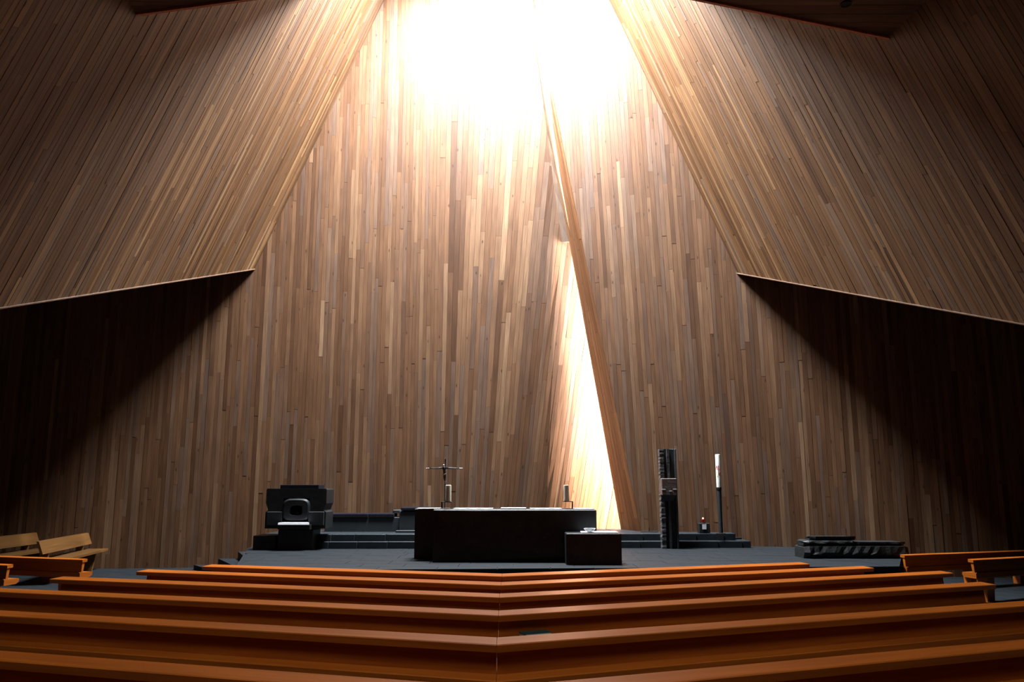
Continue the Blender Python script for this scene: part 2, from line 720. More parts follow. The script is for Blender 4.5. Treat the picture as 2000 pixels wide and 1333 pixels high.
def uB_of(x, v):
    # invert x = u + leanB(u) v
    lo, hi = x - 1, x + 6
    for _ in range(50):
        mid = (lo + hi) / 2
        if mid + leanB(mid) * v < x:
            lo = mid
        else:
            hi = mid
    return (lo + hi) / 2


Nuv = [(uB_of(p.x, p.z), p.z) for p in N3]
# the edge is close to straight in (u, v); use its chords as half planes where convex, one line otherwise
(ua, va), (ub, vb) = Nuv[0], Nuv[-2]
print('N uv', [(round(a, 2), round(b, 2)) for a, b in Nuv])


def vrB(u):
    k = (TR.z - PR.z) / (TR.x - PR.x)
    top = ZTOP if u < TR.x + 1.8 else (PR.z + 0.6 if u > PR.x + 0.9 else ZTOP)
    # start where the slanting edge passes
    lo = FLOOR_BACK
    return (lo, top)


def edge_hps():
    # fit chords; keep points to the right of the polyline (each chord separately handled by splitting in v)
    return Nuv


def planked_B():
    items_hp = []
    (u0_, v0_), (u1_, v1_) = Nuv[0], Nuv[7]
    # half plane to the right of the straight chord
    du, dv = u1_ - u0_, v1_ - v0_
    # right side: cross < 0
    a, b = dv, -du
    c = -(a * u0_ + b * v0_)
    if a * (u0_ + 5) + b * v0_ + c < 0:
        a, b, c = -a, -b, -c
    return (a, b, c)


hpB = planked_B()
# replace the N polyline by the straight chord so that planks and reveal meet exactly
(u0_, v0_), (u1_, v1_) = Nuv[0], Nuv[7]
N3s = []
for k in range(9):
    v = FLOOR_BACK + (ZTOP - 0.3 - FLOOR_BACK) * k / 8
    u = u0_ + (u1_ - u0_) * (v - v0_) / (v1_ - v0_)
    N3s.append(mapB(u, v))
usB = [3.6 + 0.4 * i for i in range(34)]


def grid_wall_B():
    V, Fc = [], []
    rows = 12
    vs = [FLOOR_BACK - 0.1 + (ZTOP + 0.1 - FLOOR_BACK) * k / rows for k in range(rows + 1)]
    cols = 28
    for v in vs:
        ue = u0_ + (u1_ - u0_) * (v - v0_) / (v1_ - v0_)
        for i in range(cols + 1):
            u = ue + (17.0 - ue) * (i / cols) ** 1.5
            V.append(mapB(u, v) - norB(u, v) * 0.02)
        for i in range(cols + 1):
            u = ue + (17.0 - ue) * (i / cols) ** 1.5
            V.append(mapB(u, v) - norB(u, v) * 0.07)
    n = 2 * (cols + 1)
    for k in range(rows):
        for i in range(cols):
            a = k * n + i
            Fc.append((a, a + 1, a + n + 1, a + n))
            c = k * n + cols + 1 + i
            Fc.append((c, c + n, c + n + 1, c + 1))
    return struct(mesh('wall_right', V, Fc, M_BACK))


wall_right = grid_wall_B()
planked(wall_right, mapB, norB, Nuv[7][0] - 1.0, 14.5, vrB, 0.102, M_PLANK, [hpB], lens=(1.5, 5.0), proud=0.003)

# ---- reveal of wall_right: the tapering end face, planked, from N edge to F edge
def lerp_list(L, t):
    k = min(len(L) - 2, max(0, int(t * (len(L) - 1))))
    f = t * (len(L) - 1) - k
    return L[k] + (L[k + 1] - L[k]) * f


def atz(L, z):
    """point on a polyline L ordered by rising z at height z"""
    for a, b in zip(L, L[1:]):
        if z <= b.z:
            t = (z - a.z) / (b.z - a.z)
            return a + (b - a) * t
    a, b = L[-2], L[-1]
    return a + (b - a) * ((z - a.z) / (b.z - a.z))


zr0, zr1 = 0.45, 15.2
rev_map = lambda u, v: atz(N3s, v) + (atz(F3, v) - atz(N3s, v)) * u


def rev_nor(u, v):
    a, b, c = rev_map(0, v), rev_map(1, v), rev_map(0, v + 0.3)
    n = (b - a).cross(c - a)
    n.normalize()
    return n if n.y < 0 and n.x < 0 else (n if n.x < 0 else -n)


V, Fc = [], []
NR = 16
for k in range(NR + 1):
    v = zr0 + (zr1 - zr0) * k / NR
    n = rev_nor(0, v)
    V += [rev_map(0.0, v) - n * 0.02, rev_map(1.0, v) - n * 0.02, rev_map(1.0, v) - n * 0.06, rev_map(0.0, v) - n * 0.06]
for k in range(NR):
    a = 4 * k
    for i in range(4):
        j = (i + 1) % 4
        Fc.append((a + i, a + j, a + 4 + j, a + 4 + i))
Fc += [(0, 3, 2, 1), (4 * NR, 4 * NR + 1, 4 * NR + 2, 4 * NR + 3)]
wall_reveal = struct(mesh('wall_reveal', V, Fc, M_BACK))
planked(wall_reveal, rev_map, rev_nor, 0.0, 0.99, lambda u: (zr0, zr1), 0.165, M_REVEAL, gap=0.012, lens=(2.5, 5), proud=0.003)

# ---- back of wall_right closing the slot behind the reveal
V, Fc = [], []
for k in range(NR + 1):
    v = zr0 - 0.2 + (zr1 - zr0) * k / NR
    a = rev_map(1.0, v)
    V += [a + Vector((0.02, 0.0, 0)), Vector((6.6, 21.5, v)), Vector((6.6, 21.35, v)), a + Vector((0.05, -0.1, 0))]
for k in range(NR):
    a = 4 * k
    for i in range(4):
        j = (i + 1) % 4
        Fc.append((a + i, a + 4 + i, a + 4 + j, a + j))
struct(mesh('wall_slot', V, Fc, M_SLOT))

# ---- infill above the slot (between reveal and back wall)
znotch = F3[4].z - 0.32
V, Fc = [], []
zs = [znotch + (zr1 - znotch) * k / 8 for k in range(9)]
for z in zs:
    a = atz(F3, z)
    bb = Vector((a.x - 0.02, yA(a.x) + 0.02, z))
    if z < 13:
        bb.x = a.x - 0.26 * (13 - z) / (13 - znotch)
        bb.y = yA(bb.x) + 0.02
    V += [a, bb, a + Vector((0.25, 0.05, 0)), bb + Vector((0.5, 0.0, 0))]
for k in range(8):
    a = 4 * k
    Fc += [(a, a + 4, a + 5, a + 1), (a + 2, a + 3, a + 7, a + 6)]
Fc += [(0, 1, 3, 2)]
struct(mesh('trim_1', V, Fc, M_ROOM))

# slot window
win = struct(bpy.data.objects.new('window_1', None))
col.objects.link(win)
win.location = (6.5, 22.9, 0.6)
fr = MB()
for y0, y1, z0, z1 in ((21.6, 21.7, 0.6, 9.8), (24.1, 24.2, 0.6, 9.8), (21.6, 24.2, 0.6, 0.7), (21.6, 24.2, 9.7, 9.8)):
    fr.box(6.45, 6.55, y0, y1, z0, z1)
fr.build('window_frame', M_IRON, win)
for z in (3.2, 4.75, 6.5):
    MB().box(6.44, 6.56, 21.7, 24.1, z, z + 0.12).build('transom', M_IRON, win)
MB().box(6.49, 6.51, 21.7, 24.1, 0.7, 9.7).build('pane', M_PANE, win)

# ---- hoods
def hood_wall(name, H, side, ulen):
    def vr(u):
        Y = H.map(u, 0).y
        zt = ZTOP if Y > 10.0 else ZC + 0.6
        b = H.map(u, 0)
        return (0.0, (zt - b.z) / H.p.z)
    V, Fc = [], []
    N = 30
    for i in range(N + 1):
        u = -0.15 + (ulen + 0.15) * i / N
        a, b_ = vr(max(u, 0))
        V += [H.map(u, a) - H.n * 0.02, H.map(u, b_) - H.n * 0.02, H.map(u, a) - H.n * 0.08, H.map(u, b_) - H.n * 0.08]
    for i in range(N):
        a = 4 * i
        Fc += [(a, a + 4, a + 5, a + 1), (a + 2, a + 3, a + 7, a + 6), (a, a + 2, a + 6, a + 4), (a + 1, a + 5, a + 7, a + 3)]
    w = struct(mesh(name, V, Fc, M_BACK))
    pr = H.e - H.p * H.e.dot(H.p)
    wd = 0.095 / pr.length
    planked(w, H.map, H.nor, 0.0, ulen, vr, wd, M_PLANK_HOOD, gap=0.007, lens=(1.4, 4.2), proud=0.004)
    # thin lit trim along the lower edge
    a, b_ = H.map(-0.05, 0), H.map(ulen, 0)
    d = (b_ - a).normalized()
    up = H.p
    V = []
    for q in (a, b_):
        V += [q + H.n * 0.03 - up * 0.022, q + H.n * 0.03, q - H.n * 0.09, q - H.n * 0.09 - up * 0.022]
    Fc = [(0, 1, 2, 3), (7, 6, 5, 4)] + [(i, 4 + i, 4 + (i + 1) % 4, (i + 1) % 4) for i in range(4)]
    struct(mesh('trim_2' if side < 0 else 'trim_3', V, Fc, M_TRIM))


hood_wall('wall_upper_left', HL, -1, 15.5)
hood_wall('wall_upper_right', HR, 1, 15.5)

# ---- ceiling over the nave: a slab with planks running across, and an unseen soffit above it shaped to block light
def prism(name, poly, z0, z1, mat):
    n = len(poly)
    V = [Vector((p[0], p[1], z0)) for p in poly] + [Vector((p[0], p[1], z1)) for p in poly]
    Fc = [tuple(reversed(range(n))), tuple(range(n, 2 * n))] + [(i, (i + 1) % n, n + (i + 1) % n, n + i) for i in range(n)]
    return mesh(name, V, Fc, mat)


ceil_poly = [(-16.5, -8), (16.5, -8), (16.5, cr_out.y + 0.3), (cr_out.x, cr_out.y), (apex.x, apex.y), (cl_out.x, cl_out.y), (-16.5, cl_out.y + 0.3)]
ceiling = struct(prism('ceiling', ceil_poly, ZC + 0.02, ZC + 0.35, M_BACK))


def ceil_map(u, v):
    return Vector((v, u, ZC + 0.02))


for sgn, (e0, e1) in ((-1, (cl_out, apex)), (1, (apex, cr_out))):
    # v = x, u = y; keep y below the slanting front edge
    k = (e1.y - e0.y) / (e1.x - e0.x)
    # e0.y + k (x - e0.x) - y >= 0
    hp = (-1.0, k, e0.y - k * e0.x)
    hp2 = (0.0, 1.0, -apex.x) if sgn > 0 else (0.0, -1.0, apex.x)
    xr = (apex.x, cr_out.x + 0.4) if sgn > 0 else (cl_out.x - 0.4, apex.x)
    planked(ceiling, ceil_map, lambda u, v: Vector((0, 0, -1)), 8.6, 12.6, lambda u: xr, 0.12, M_PLANK_HOOD, [hp, hp2], lens=(2, 4.5), proud=0.003)

# ceiling edge trim, red light put into its colour; added light-blocking soffit
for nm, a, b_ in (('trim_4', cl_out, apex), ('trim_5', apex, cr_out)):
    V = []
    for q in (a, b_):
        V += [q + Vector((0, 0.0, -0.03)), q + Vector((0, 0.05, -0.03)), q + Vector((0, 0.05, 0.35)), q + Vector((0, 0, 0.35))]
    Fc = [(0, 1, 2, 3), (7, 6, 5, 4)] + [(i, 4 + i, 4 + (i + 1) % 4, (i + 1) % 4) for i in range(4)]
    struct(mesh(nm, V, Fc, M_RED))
prof = [(11.45, 9.22), (17.0, 12.95), (17.0, ZTOP + 0.2), (16.8, ZTOP + 0.2), (16.8, 13.35), (11.3, 9.42)]
V = [Vector((x, y, z + (0.2 if y < 12 else 0))) for x in (-8.5, 8.5) for y, z in prof]
struct(mesh('wall_shade_soffit', V, [(0, 1, 2, 3, 4, 5), (11, 10, 9, 8, 7, 6)] + [(i, 6 + i, 6 + (i + 1) % 6, (i + 1) % 6) for i in range(6)], M_ROOM))  # unseen soffit and rim added to keep roof light off the outer hoods
# recessed lamp opening in the ceiling
lc = onz(1652, 7, ZC)
lamp = thing('recessed_ceiling_lamp', 'small black round lamp opening in the dark right-hand ceiling slab', 'lamp', (lc.x, lc.y, ZC))
ring = MB()
rs = [[(lc.x + r * math.cos(t * math.pi / 10), lc.y + r * math.sin(t * math.pi / 10), ZC + z) for t in range(20)] for r, z in ((0.085, 0.0), (0.085, -0.02), (0.07, -0.02), (0.07, 0.0))]
ring.rings(rs, cap=False)
ring.build('ring', M_IRON, lamp)
MB().cyl((lc.x, lc.y, ZC - 0.012), 0.072, 0.012, 20).build('socket', M_HOLE, lamp)

# roof ring closing the shaft round the glazed opening, and roofs behind the hoods
roof = MB()
roof.box(-17, -3.7, 9.5, 25.5, ZTOP, ZTOP + 0.2)
roof.box(3.4, 17, 9.5, 25.5, ZTOP, ZTOP + 0.2)
roof.box(-3.7, 3.4, 9.5, 16.9, ZTOP, ZTOP + 0.2)
roof.box(-3.7, 3.4, 21.9, 25.5, ZTOP, ZTOP + 0.2)
struct(roof.build('ceiling_shaft', M_ROOM))
for nm, s_ in (('wall_left', -1), ('wall_side', 1)):
    struct(MB().box(*sorted((16.2 * s_, 16.6 * s_)), -8, 20.0, -0.5, ZTOP).build(nm, M_ROOM))
struct(MB().box(-16.6, 16.6, -8.3, -8, -0.5, ZC + 0.3).build('wall_rear', M_ROOM))

# ------------------------------------------------------------------ floor
V = [(-16.6, -8.2, 0.19), (16.6, -8.2, 0.19), (16.6, 14.5, FLOOR_BACK), (-16.6, 14.5, FLOOR_BACK), (-16.6, 25, FLOOR_BACK), (16.6, 25, FLOOR_BACK)]
V = [Vector(v) for v in V]
V += [v + Vector((0, 0, -0.3)) for v in V]
floor = struct(mesh('floor', V, [(0, 1, 2, 3), (3, 2, 5, 4), (6, 9, 8, 7), (9, 10, 11, 8), (0, 6, 7, 1), (4, 5, 11, 10), (0, 3, 9, 6), (3, 4, 10, 9), (1, 7, 8, 2), (2, 8, 11, 5)], M_SLATE_D))


def tiles(host, poly, z, tw, td, mat, y0, y1, x0, x1, name='tile', gap=0.004, h=0.012, hole=None):
    """convex polygon poly (ccw list of xy) covered with staggered tiles"""
    hps = []
    n = len(poly)
    for i in range(n):
        (xa, ya), (xb, yb) = poly[i], poly[(i + 1) % n]
        hps.append((-(yb - ya), (xb - xa), (yb - ya) * xa - (xb - xa) * ya))
    cnt = 0
    y = y0
    r = 0
    while y < y1:
        x = x0 - (tw / 2 if r % 2 else 0)
        while x < x1:
            w = tw * R.uniform(0.8, 1.2)
            p = [(x + gap, y + gap), (x + w - gap, y + gap), (x + w - gap, y + td - gap), (x + gap, y + td - gap)]
            x += w
            for hp in hps:
                p = clip(p, hp)
                if len(p) < 3:
                    break
            if len(p) < 3 or area2(p) < 0.03:
                continue
            if hole and all(hole(q) for q in p):
                continue
            k = len(p)
            zz = z + R.uniform(-0.0015, 0.0015)
            Vt = [Vector((q[0], q[1], zz + h)) for q in p] + [Vector((q[0], q[1], z - 0.002)) for q in p]
            Ft = [tuple(range(k))] + [(i, k + i, k + (i + 1) % k, (i + 1) % k) for i in range(k)]
            mesh(name, Vt, Ft, mat, host, origin=Vt[0])
            cnt += 1
        y += td
        r += 1
    return cnt


ZP, Z1, Z2 = 0.27, 0.43, 0.59
# pixel-derived plan corners of the sanctuary platform
pl_back, pl_front = onz(497, 1074, ZP), onz(480, 1108, ZP)
pr_front = onz(1762, 1107, ZP)
plat_poly = [(pl_front.x, pl_front.y - 0.6), (pr_front.x - 0.05, pr_front.y), (9.0, 19.4), (6.0, 20.4), (3.0, 21.2), (6.4, 21.6), (6.4, 24.0), (0.0, 22.0), (-6.4, 21.8), (pl_back.x - 0.3, pl_back.y + 0.5)]
platform = struct(prism('floor_platform', [(-0.02 + p[0], p[1]) for p in plat_poly], FLOOR_BACK, ZP - 0.012, M_GROUT))
tile_poly = [plat_poly[0], plat_poly[1], (9.0, 19.4), (6.3, 20.8), (-6.0, 20.8), plat_poly[-1]]
n1 = tiles(platform, tile_poly, ZP - 0.012, 0.95, 0.6, M_SLATE, plat_poly[0][1], 20.8, -7, 10)
in_plat = lambda q: pl_front.x - 0.2 < q[0] < 8.6 and q[1] > 15.0
n2 = tiles(floor, [(-15, 14.55), (15, 14.55), (15, 18.6), (10, 19.3), (-8, 21.5), (-15, 20.6)], FLOOR_BACK, 1.1, 0.75, M_SLATE, 14.55, 21.5, -15, 15,
           hole=lambda q: -5.2 < q[0] < 7.0 and q[1] > 15.6)
print('tiles', n1, n2)

# side steps at the left end of the platform
sl = MB()
for k, (dx, z) in enumerate(((0.42, 0.10), (0.9, -0.07), (1.5, -0.22))):
    o = prism('side_step', [(pl_front.x - dx * 0.6, pl_front.y + 1.6 + 0.5 * k), (pl_front.x + 0.3, pl_front.y + 1.4 + 0.5 * k), (-5.9, 21.0), (-6.4 - dx, 21.0)], FLOOR_BACK + 0.001, z, M_SLATE)
    o.parent = platform

# the two upper steps, each a row of slate stones with a top slab row
def step_row(x0, x1, yf, yback, z0, z1, seg):
    x = x0
    while x < x1 - 0.05:
        w = min(seg * R.uniform(0.85, 1.2), x1 - x)
        if x1 - (x + w) < 0.2:
            w = x1 - x
        MBx = MB().chbox(x + 0.004, x + w - 0.004, yf(x) + R.uniform(-0.004, 0.004), yback(x), z0, z1, 0.008)
        MBx.build('step_stone', M_BLUESTEP, steps, origin=(x, yf(x), z0))
        x += w


M_BLUESTEP = stone('step_slate', (0.0100, 0.0150, 0.0190), (0.0210, 0.0280, 0.0340), 2.5, 0.5, 0.3, None, 0.2)
s1a, s1b = onz(545, 1073, ZP), onz(1467, 1071, ZP)
s2a, s2b = onz(545, 1058.5, Z1), onz(1437, 1056, Z1)
s0 = onz(493, 1075, ZP)
steps = struct(bpy.data.objects.new('trim_6', None))
col.objects.link(steps)
steps.location = (0, s1a.y, ZP)
y1f = lambda x: s1a.y + (s1b.y - s1a.y) * (x - s1a.x) / (s1b.x - s1a.x)
y2f = lambda x: s2a.y + (s2b.y - s2a.y) * (x - s2a.x) / (s2b.x - s2a.x)
step_row(s1a.x, s1b.x, y1f, lambda x: y2f(x) + 0.3, ZP, Z1, 0.62)
step_row(s2a.x, s2b.x, y2f, lambda x: (yB(x) + 0.4 if x > 2.6 else yA(x) + 0.1), Z1, Z2, 0.62)
MB().chbox(s2b.x + 0.01, s2b.x + 0.55, y2f(s2b.x) + 0.35, 20.6, Z1 - 0.1, Z1 + 0.05, 0.008).build('step_stone', M_BLUESTEP, steps)
# left end block of the steps, its black colour standing in for shade
MB().chbox(s0.x, s1a.x - 0.005, s0.y, 21.6, ZP, Z2, 0.01).build('shaded_step_block', M_BLACK, steps)

# ------------------------------------------------------------------ pews
HTOP = 0.78


def pew(name, label, group, V_, E_, mitre_x, end_cut=0.45, mat=None, front=1, cat='pew', compact=False, legs=None):
    """V_ = end at the mitre (or inner end), E_ = outer end; both on the far upper edge of the back cap"""
    mat = mat or M_PEW
    d = E_ - V_
    L = d.length
    d = d.normalized()
    n = Vector((-d.y, d.x, 0)).normalized()
    if n.y < 0:
        n = -n
    n = n * front
    base = V_ + d * (L / 2) - Vector((0, 0, HTOP))
    t = thing(name, label, cat, base, group)
    up = Vector((0, 0, 1))
    ta = 0.0
    if mitre_x:
        # world bisector is the Y axis: s*d.x + y*n.x = 0
        ta = -n.x / d.x

    def P(s, y, z):
        return V_ + d * s + n * y + up * (z - HTOP)

    def bar(nm, sec, s0, s1, m_, mitre=True, cut=0.0, par=t):
        k = len(sec)
        g = 0.0018 if mitre_x else 0.0
        A = [P((s0 + g + (ta * y if (mitre and mitre_x and s0 == 0) else 0)), y, z) for y, z in sec]
        B = [P(s1 - y * cut, y, z) for y, z in sec]
        per = [0]
        for i in range(k):
            a, b = sec[i], sec[(i + 1) % k]
            per.append(per[-1] + math.hypot(a[0] - b[0], a[1] - b[1]))
        ou = R.uniform(0, 30)
        Vv = A + B
        Ff = [tuple(range(k)), tuple(range(2 * k - 1, k - 1, -1))]
        Uu = [[(ou + q[0] * 0.2, q[1]) for q in sec], [(ou + q[0] * 0.2, q[1]) for q in reversed(sec)]]
        for i in range(k):
            j = (i + 1) % k
            Ff.append((i, k + i, k + j, j))
            Uu.append([(ou + s0, per[i]), (ou + s1, per[i]), (ou + s1, per[i + 1]), (ou + s0, per[i + 1])])
        o = mesh(nm, Vv, Ff, m_, par, Uu, origin=base)
        import bmesh
        bm = bmesh.new()
        bm.from_mesh(o.data)
        bmesh.ops.recalc_face_normals(bm, faces=bm.faces)
        bm.to_mesh(o.data)
        bm.free()
        return o

    # cap rail: sloping slightly to the back, rounded edges
    cap = [(0.0, HTOP - 0.006), (-0.006, HTOP), (-0.154, HTOP - 0.02), (-0.16, HTOP - 0.027), (-0.155, HTOP - 0.075), (-0.01, HTOP - 0.06), (0.0, HTOP - 0.05)]
    if compact:
        cap = [(0.0, HTOP - 0.006), (-0.006, HTOP), (-0.094, HTOP - 0.01), (-0.10, HTOP - 0.016), (-0.097, HTOP - 0.06), (-0.01, HTOP - 0.055), (0.0, HTOP - 0.05)]
    bar('top_rail', cap, 0, L, mat, cut=end_cut)
    back = [(-0.045, HTOP - 0.06), (-0.085, HTOP - 0.07), (-0.105, 0.55), (-0.065, 0.55)]
    if compact:
        back = [(-0.04, HTOP - 0.05), (-0.09, HTOP - 0.055), (-0.10, 0.55), (-0.06, 0.55)]
    bar('back_panel', back, 0.01 if compact else 0, L - (0.01 if compact else 0.07), mat)
    seat = [(0.36, 0.545), (0.37, 0.535), (0.365, 0.49), (0.2, 0.45), (-0.28, 0.43), (-0.30, 0.44), (-0.30, 0.545), (-0.29, 0.552)]
    if compact:
        seat = [(0.12, 0.545), (0.13, 0.535), (0.125, 0.49), (0.08, 0.46), (-0.12, 0.45), (-0.13, 0.46), (-0.13, 0.545), (-0.12, 0.552)]
    bar('seat', seat, 0, L - 0.02, mat)
    nl = legs or max(2, int(L / 1.7) + 1)
    for i in range(nl):
        s = 0.45 + (L - 0.9) * i / (nl - 1)
        lz = lambda y: P(s, y, 0).z
        leg = [(0.09, 0.46), (0.06, 0.004), (-0.08, 0.004), (-0.11, 0.455)] if compact else [(0.20, 0.45), (0.13, 0.004), (-0.10, 0.004), (-0.16, 0.44)]
        # slab leg, a little wider at the top
        bar('leg', leg, s - 0.11, s + 0.11, mat, mitre=False)
        wedge = [(-0.062, HTOP - 0.08), (-0.055, HTOP - 0.08), (0.06, 0.552), (-0.062, 0.552)]
        bar('bracket', wedge, s - 0.03, s + 0.03, mat, mitre=False)
    return t


rows = [((981, 1121), (415, 1103), (1561, 1098.5), 0),
        ((979, 1137.5), (290, 1112.5), (1684, 1106), 0),
        ((976, 1160), (125, 1126.5), (1836, 1115.5), 0),
        ((974, 1193), (0, 1149), (2000, 1132), 6.6),
        ((971, 1245.5), (0, 1192.5), (2000, 1174), 6.4),
        ((968, 1342), (0, 1271), (2000, 1249), 6.0)]
ordn = ['front pew row nearest the altar', 'second pew row from the altar', 'third pew row from the altar', 'fourth pew row from the altar', 'fifth pew row from the altar', 'pew row nearest the camera']
pewobs = {}
for i, (v, l, r, LL) in enumerate(rows):
    Vp = onslope(*v, HTOP)
    for side, e in (('left', l), ('right', r)):
        E = onslope(*e, HTOP)
        if LL:
            E = Vp + (E - Vp).normalized() * LL
        pewobs[(i, side)] = (pew('pew', f'{side} wing of the {ordn[i]}, orange-brown varnished pew',
                                 'varnished pews in angled rows', Vp, E, True), Vp, E)

# side benches seen from behind
def side_pew(label, a, b_, L=None, cut=0.0):
    A, B = onslope(*a, HTOP), onslope(*b_, HTOP)
    if L:
        B = A + (B - A).normalized() * L
    return pew('pew', label, 'varnished side pews', A, B, False, end_cut=cut, compact=True)


side_pew('dark pew at far left seen from behind, before two pale benches', (171, 1092), (0, 1086), 3.3)
side_pew('short end of a dark pew cut off by the left picture edge', (26, 1102.5), (0, 1101.5), 2.6)
side_pew('dark varnished pew at far right beside the platform edge, its leg showing', (1758, 1083.5), (2000, 1075), 4.0)
side_pew('dark varnished pew at the right picture edge overlapping the pew behind it', (1890, 1092.5), (2000, 1087), 3.0)


# pale front-facing benches at the left
def pale_bench(label, near, far, zt, L=None):
    A, B = onz(*near, zt), onz(*far, zt)
    if L:
        A = B + (A - B).normalized() * L
    d = (B - A)
    Ln = d.length
    d.normalize()
    n = Vector((d.y, -d.x, 0))  # seat side, towards the room centre
    if n.x < 0:
        n = -n
    zf = FLOOR_BACK + 0.012
    base = (A + B) / 2
    base.z = zf
    t = thing('bench', label, 'bench', base, 'pale wooden benches at the left wall')

    def bar(nm, sec, s0, s1):
        k = len(sec)
        Vv = [Vector((A.x, A.y, 0)) + d * s + n * y + Vector((0, 0, z)) for s in (s0, s1) for y, z in sec]
        Ff = [tuple(range(k)), tuple(range(2 * k - 1, k - 1, -1))] + [(i, k + i, k + (i + 1) % k, (i + 1) % k) for i in range(k)]
        ou = R.uniform(0, 20)
        Uu = [[(ou, q[1]) for q in sec], [(ou, q[1]) for q in reversed(sec)]] + [[(ou + s0, i * .3), (ou + s1, i * .3), (ou + s1, i * .3 + .3), (ou + s0, i * .3 + .3)] for i in range(k)]
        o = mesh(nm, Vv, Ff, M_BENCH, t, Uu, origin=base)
        import bmesh
        bm = bmesh.new()
        bm.from_mesh(o.data)
        bmesh.ops.recalc_face_normals(bm, faces=bm.faces)
        bm.to_mesh(o.data)
        bm.free()

    zs_ = zf + 0.50
    bar('backrest', [(-0.05, zt), (0.0, zt - 0.005), (0.10, zt - 0.27), (0.05, zt - 0.28)], 0, Ln)
    bar('seat', [(-0.12, zs_), (0.48, zs_), (0.48, zs_ - 0.05), (-0.12, zs_ - 0.05)], -0.05, Ln + 0.05)
    for f in (0.14, 0.84):
        s = Ln * f
        bar('bracket', [(-0.06, zt - 0.1), (0.0, zt - 0.12), (0.075, zt - 0.26), (0.05, zs_), (-0.10, zs_)], s - 0.04, s + 0.04)
        bar('leg', [(0.38, zs_ - 0.05), (-0.05, zs_ - 0.05), (0.0, zf), (0.30, zf)], s - 0.04, s + 0.04)
    return t


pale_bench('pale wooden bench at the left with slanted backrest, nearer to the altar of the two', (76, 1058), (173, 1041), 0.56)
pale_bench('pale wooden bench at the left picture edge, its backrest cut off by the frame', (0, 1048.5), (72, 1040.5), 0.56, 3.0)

# small dark book on the seat behind the fourth row
p4, Vp4, E4 = pewobs[(3, 'right')]
d4 = (E4 - Vp4).normalized()
n4 = Vector((-d4.y, d4.x, 0)).normalized()
bc = Vp4 + d4 * 0.27 + n4 * (-0.185) + Vector((0, 0, 0.556 - HTOP))
rot = Matrix.Translation(bc) @ Matrix.Rotation(math.atan2(d4.y, d4.x), 4, 'Z')
bk = thing('book', 'dark teal book lying behind the fourth-row pew right of the centre joint', 'book', bc)
for nm, x0, x1, z0, z1, mt in (('cover', -0.13, 0.13, 0.0, 0.006, M_TEAL), ('pages', -0.12, 0.125, 0.006, 0.044, M_LINEN), ('cover', -0.13, 0.13, 0.044, 0.05, M_TEAL)):
    MB().box(x0, x1, -0.07, 0.06, z0, z1, rot).build(nm, mt, bk)

# ------------------------------------------------------------------ altar
ya = onz(845, 1099, ZP).y
yb_ = onz(811, 1092, ZP).y
alt = onz(845, 1099, ZP)
aL = at(809.5, 996, ya + 0.3)
tl = at(845, 996, ya)
tr = at(1166, 996, ya)
ztop = at(1000, 996, ya).z
zt2 = ztop
xl0 = at(809.5, 1050, yb_).x
xl1 = at(845, 1050, ya).x
xr = at(1166, 1050, ya).x
depth = 1.05
altar = thing('altar', 'long low black stone altar block with cloths, candles and a cross on top', 'altar', ((xl0 + xr) / 2, ya + 0.4, ZP))
yk = ya + depth
# main body: plan polygon with a stepped left corner
body = MB()
plan = [(xl1, ya + 0.10), (xr, ya + 0.02), (xr, yk), (xl0, yk), (xl0, yb_), (xl1, yb_)]
c = 0.015
inner = [(xl1 + c, ya + 0.10 + c), (xr - c, ya + 0.02 + c), (xr - c, yk - c), (xl0 + c, yk - c), (xl0 + c, yb_ + c), (xl1 + c, yb_ + c)]
body.rings([[(x, y, ZP) for x, y in plan], [(x, y, ztop - c) for x, y in plan], [(x, y, ztop) for x, y in inner]])
body.build('altar_body', M_BLACK, altar)
# carved front block: facets meeting along slanting ridges
fb = MB()
z = lambda f: ZP + (ztop - ZP) * f
xm = xl1 + 0.75
fv = [(xl1, ya + 0.12, ZP), (xl1, ya, ZP + 0.01), (xl1 + 0.02, ya + 0.02, z(0.62)), (xl1 + 0.06, ya + 0.06, z(0.98)), (xl1 + 0.06, ya + 0.12, z(0.98)),
      (xm, ya + 0.035, z(0.30)), (xr - 0.5, ya - 0.01, z(0.12)), (xr - 0.5, ya + 0.01, z(0.97)), (xm + 0.1, ya + 0.05, z(0.97)), (xl1 + 0.28, ya + 0.05, z(0.66)),
      (xr - 0.5, ya + 0.12, z(0.97)), (xr - 0.5, ya + 0.12, ZP), (xr - 0.5, ya + 0.03, ZP)]
ff = [(1, 5, 9, 2), (2, 9, 3), (3, 9, 8), (9, 5, 7, 8), (5, 6, 7), (1, 12, 6, 5), (0, 1, 2, 3, 4), (3, 8, 7, 10, 4), (0, 11, 12, 1), (6, 12, 11, 10, 7), (0, 4, 10, 11)]
fb.add(fv, ff)
fb.build('carved_front', M_BLACK, altar)

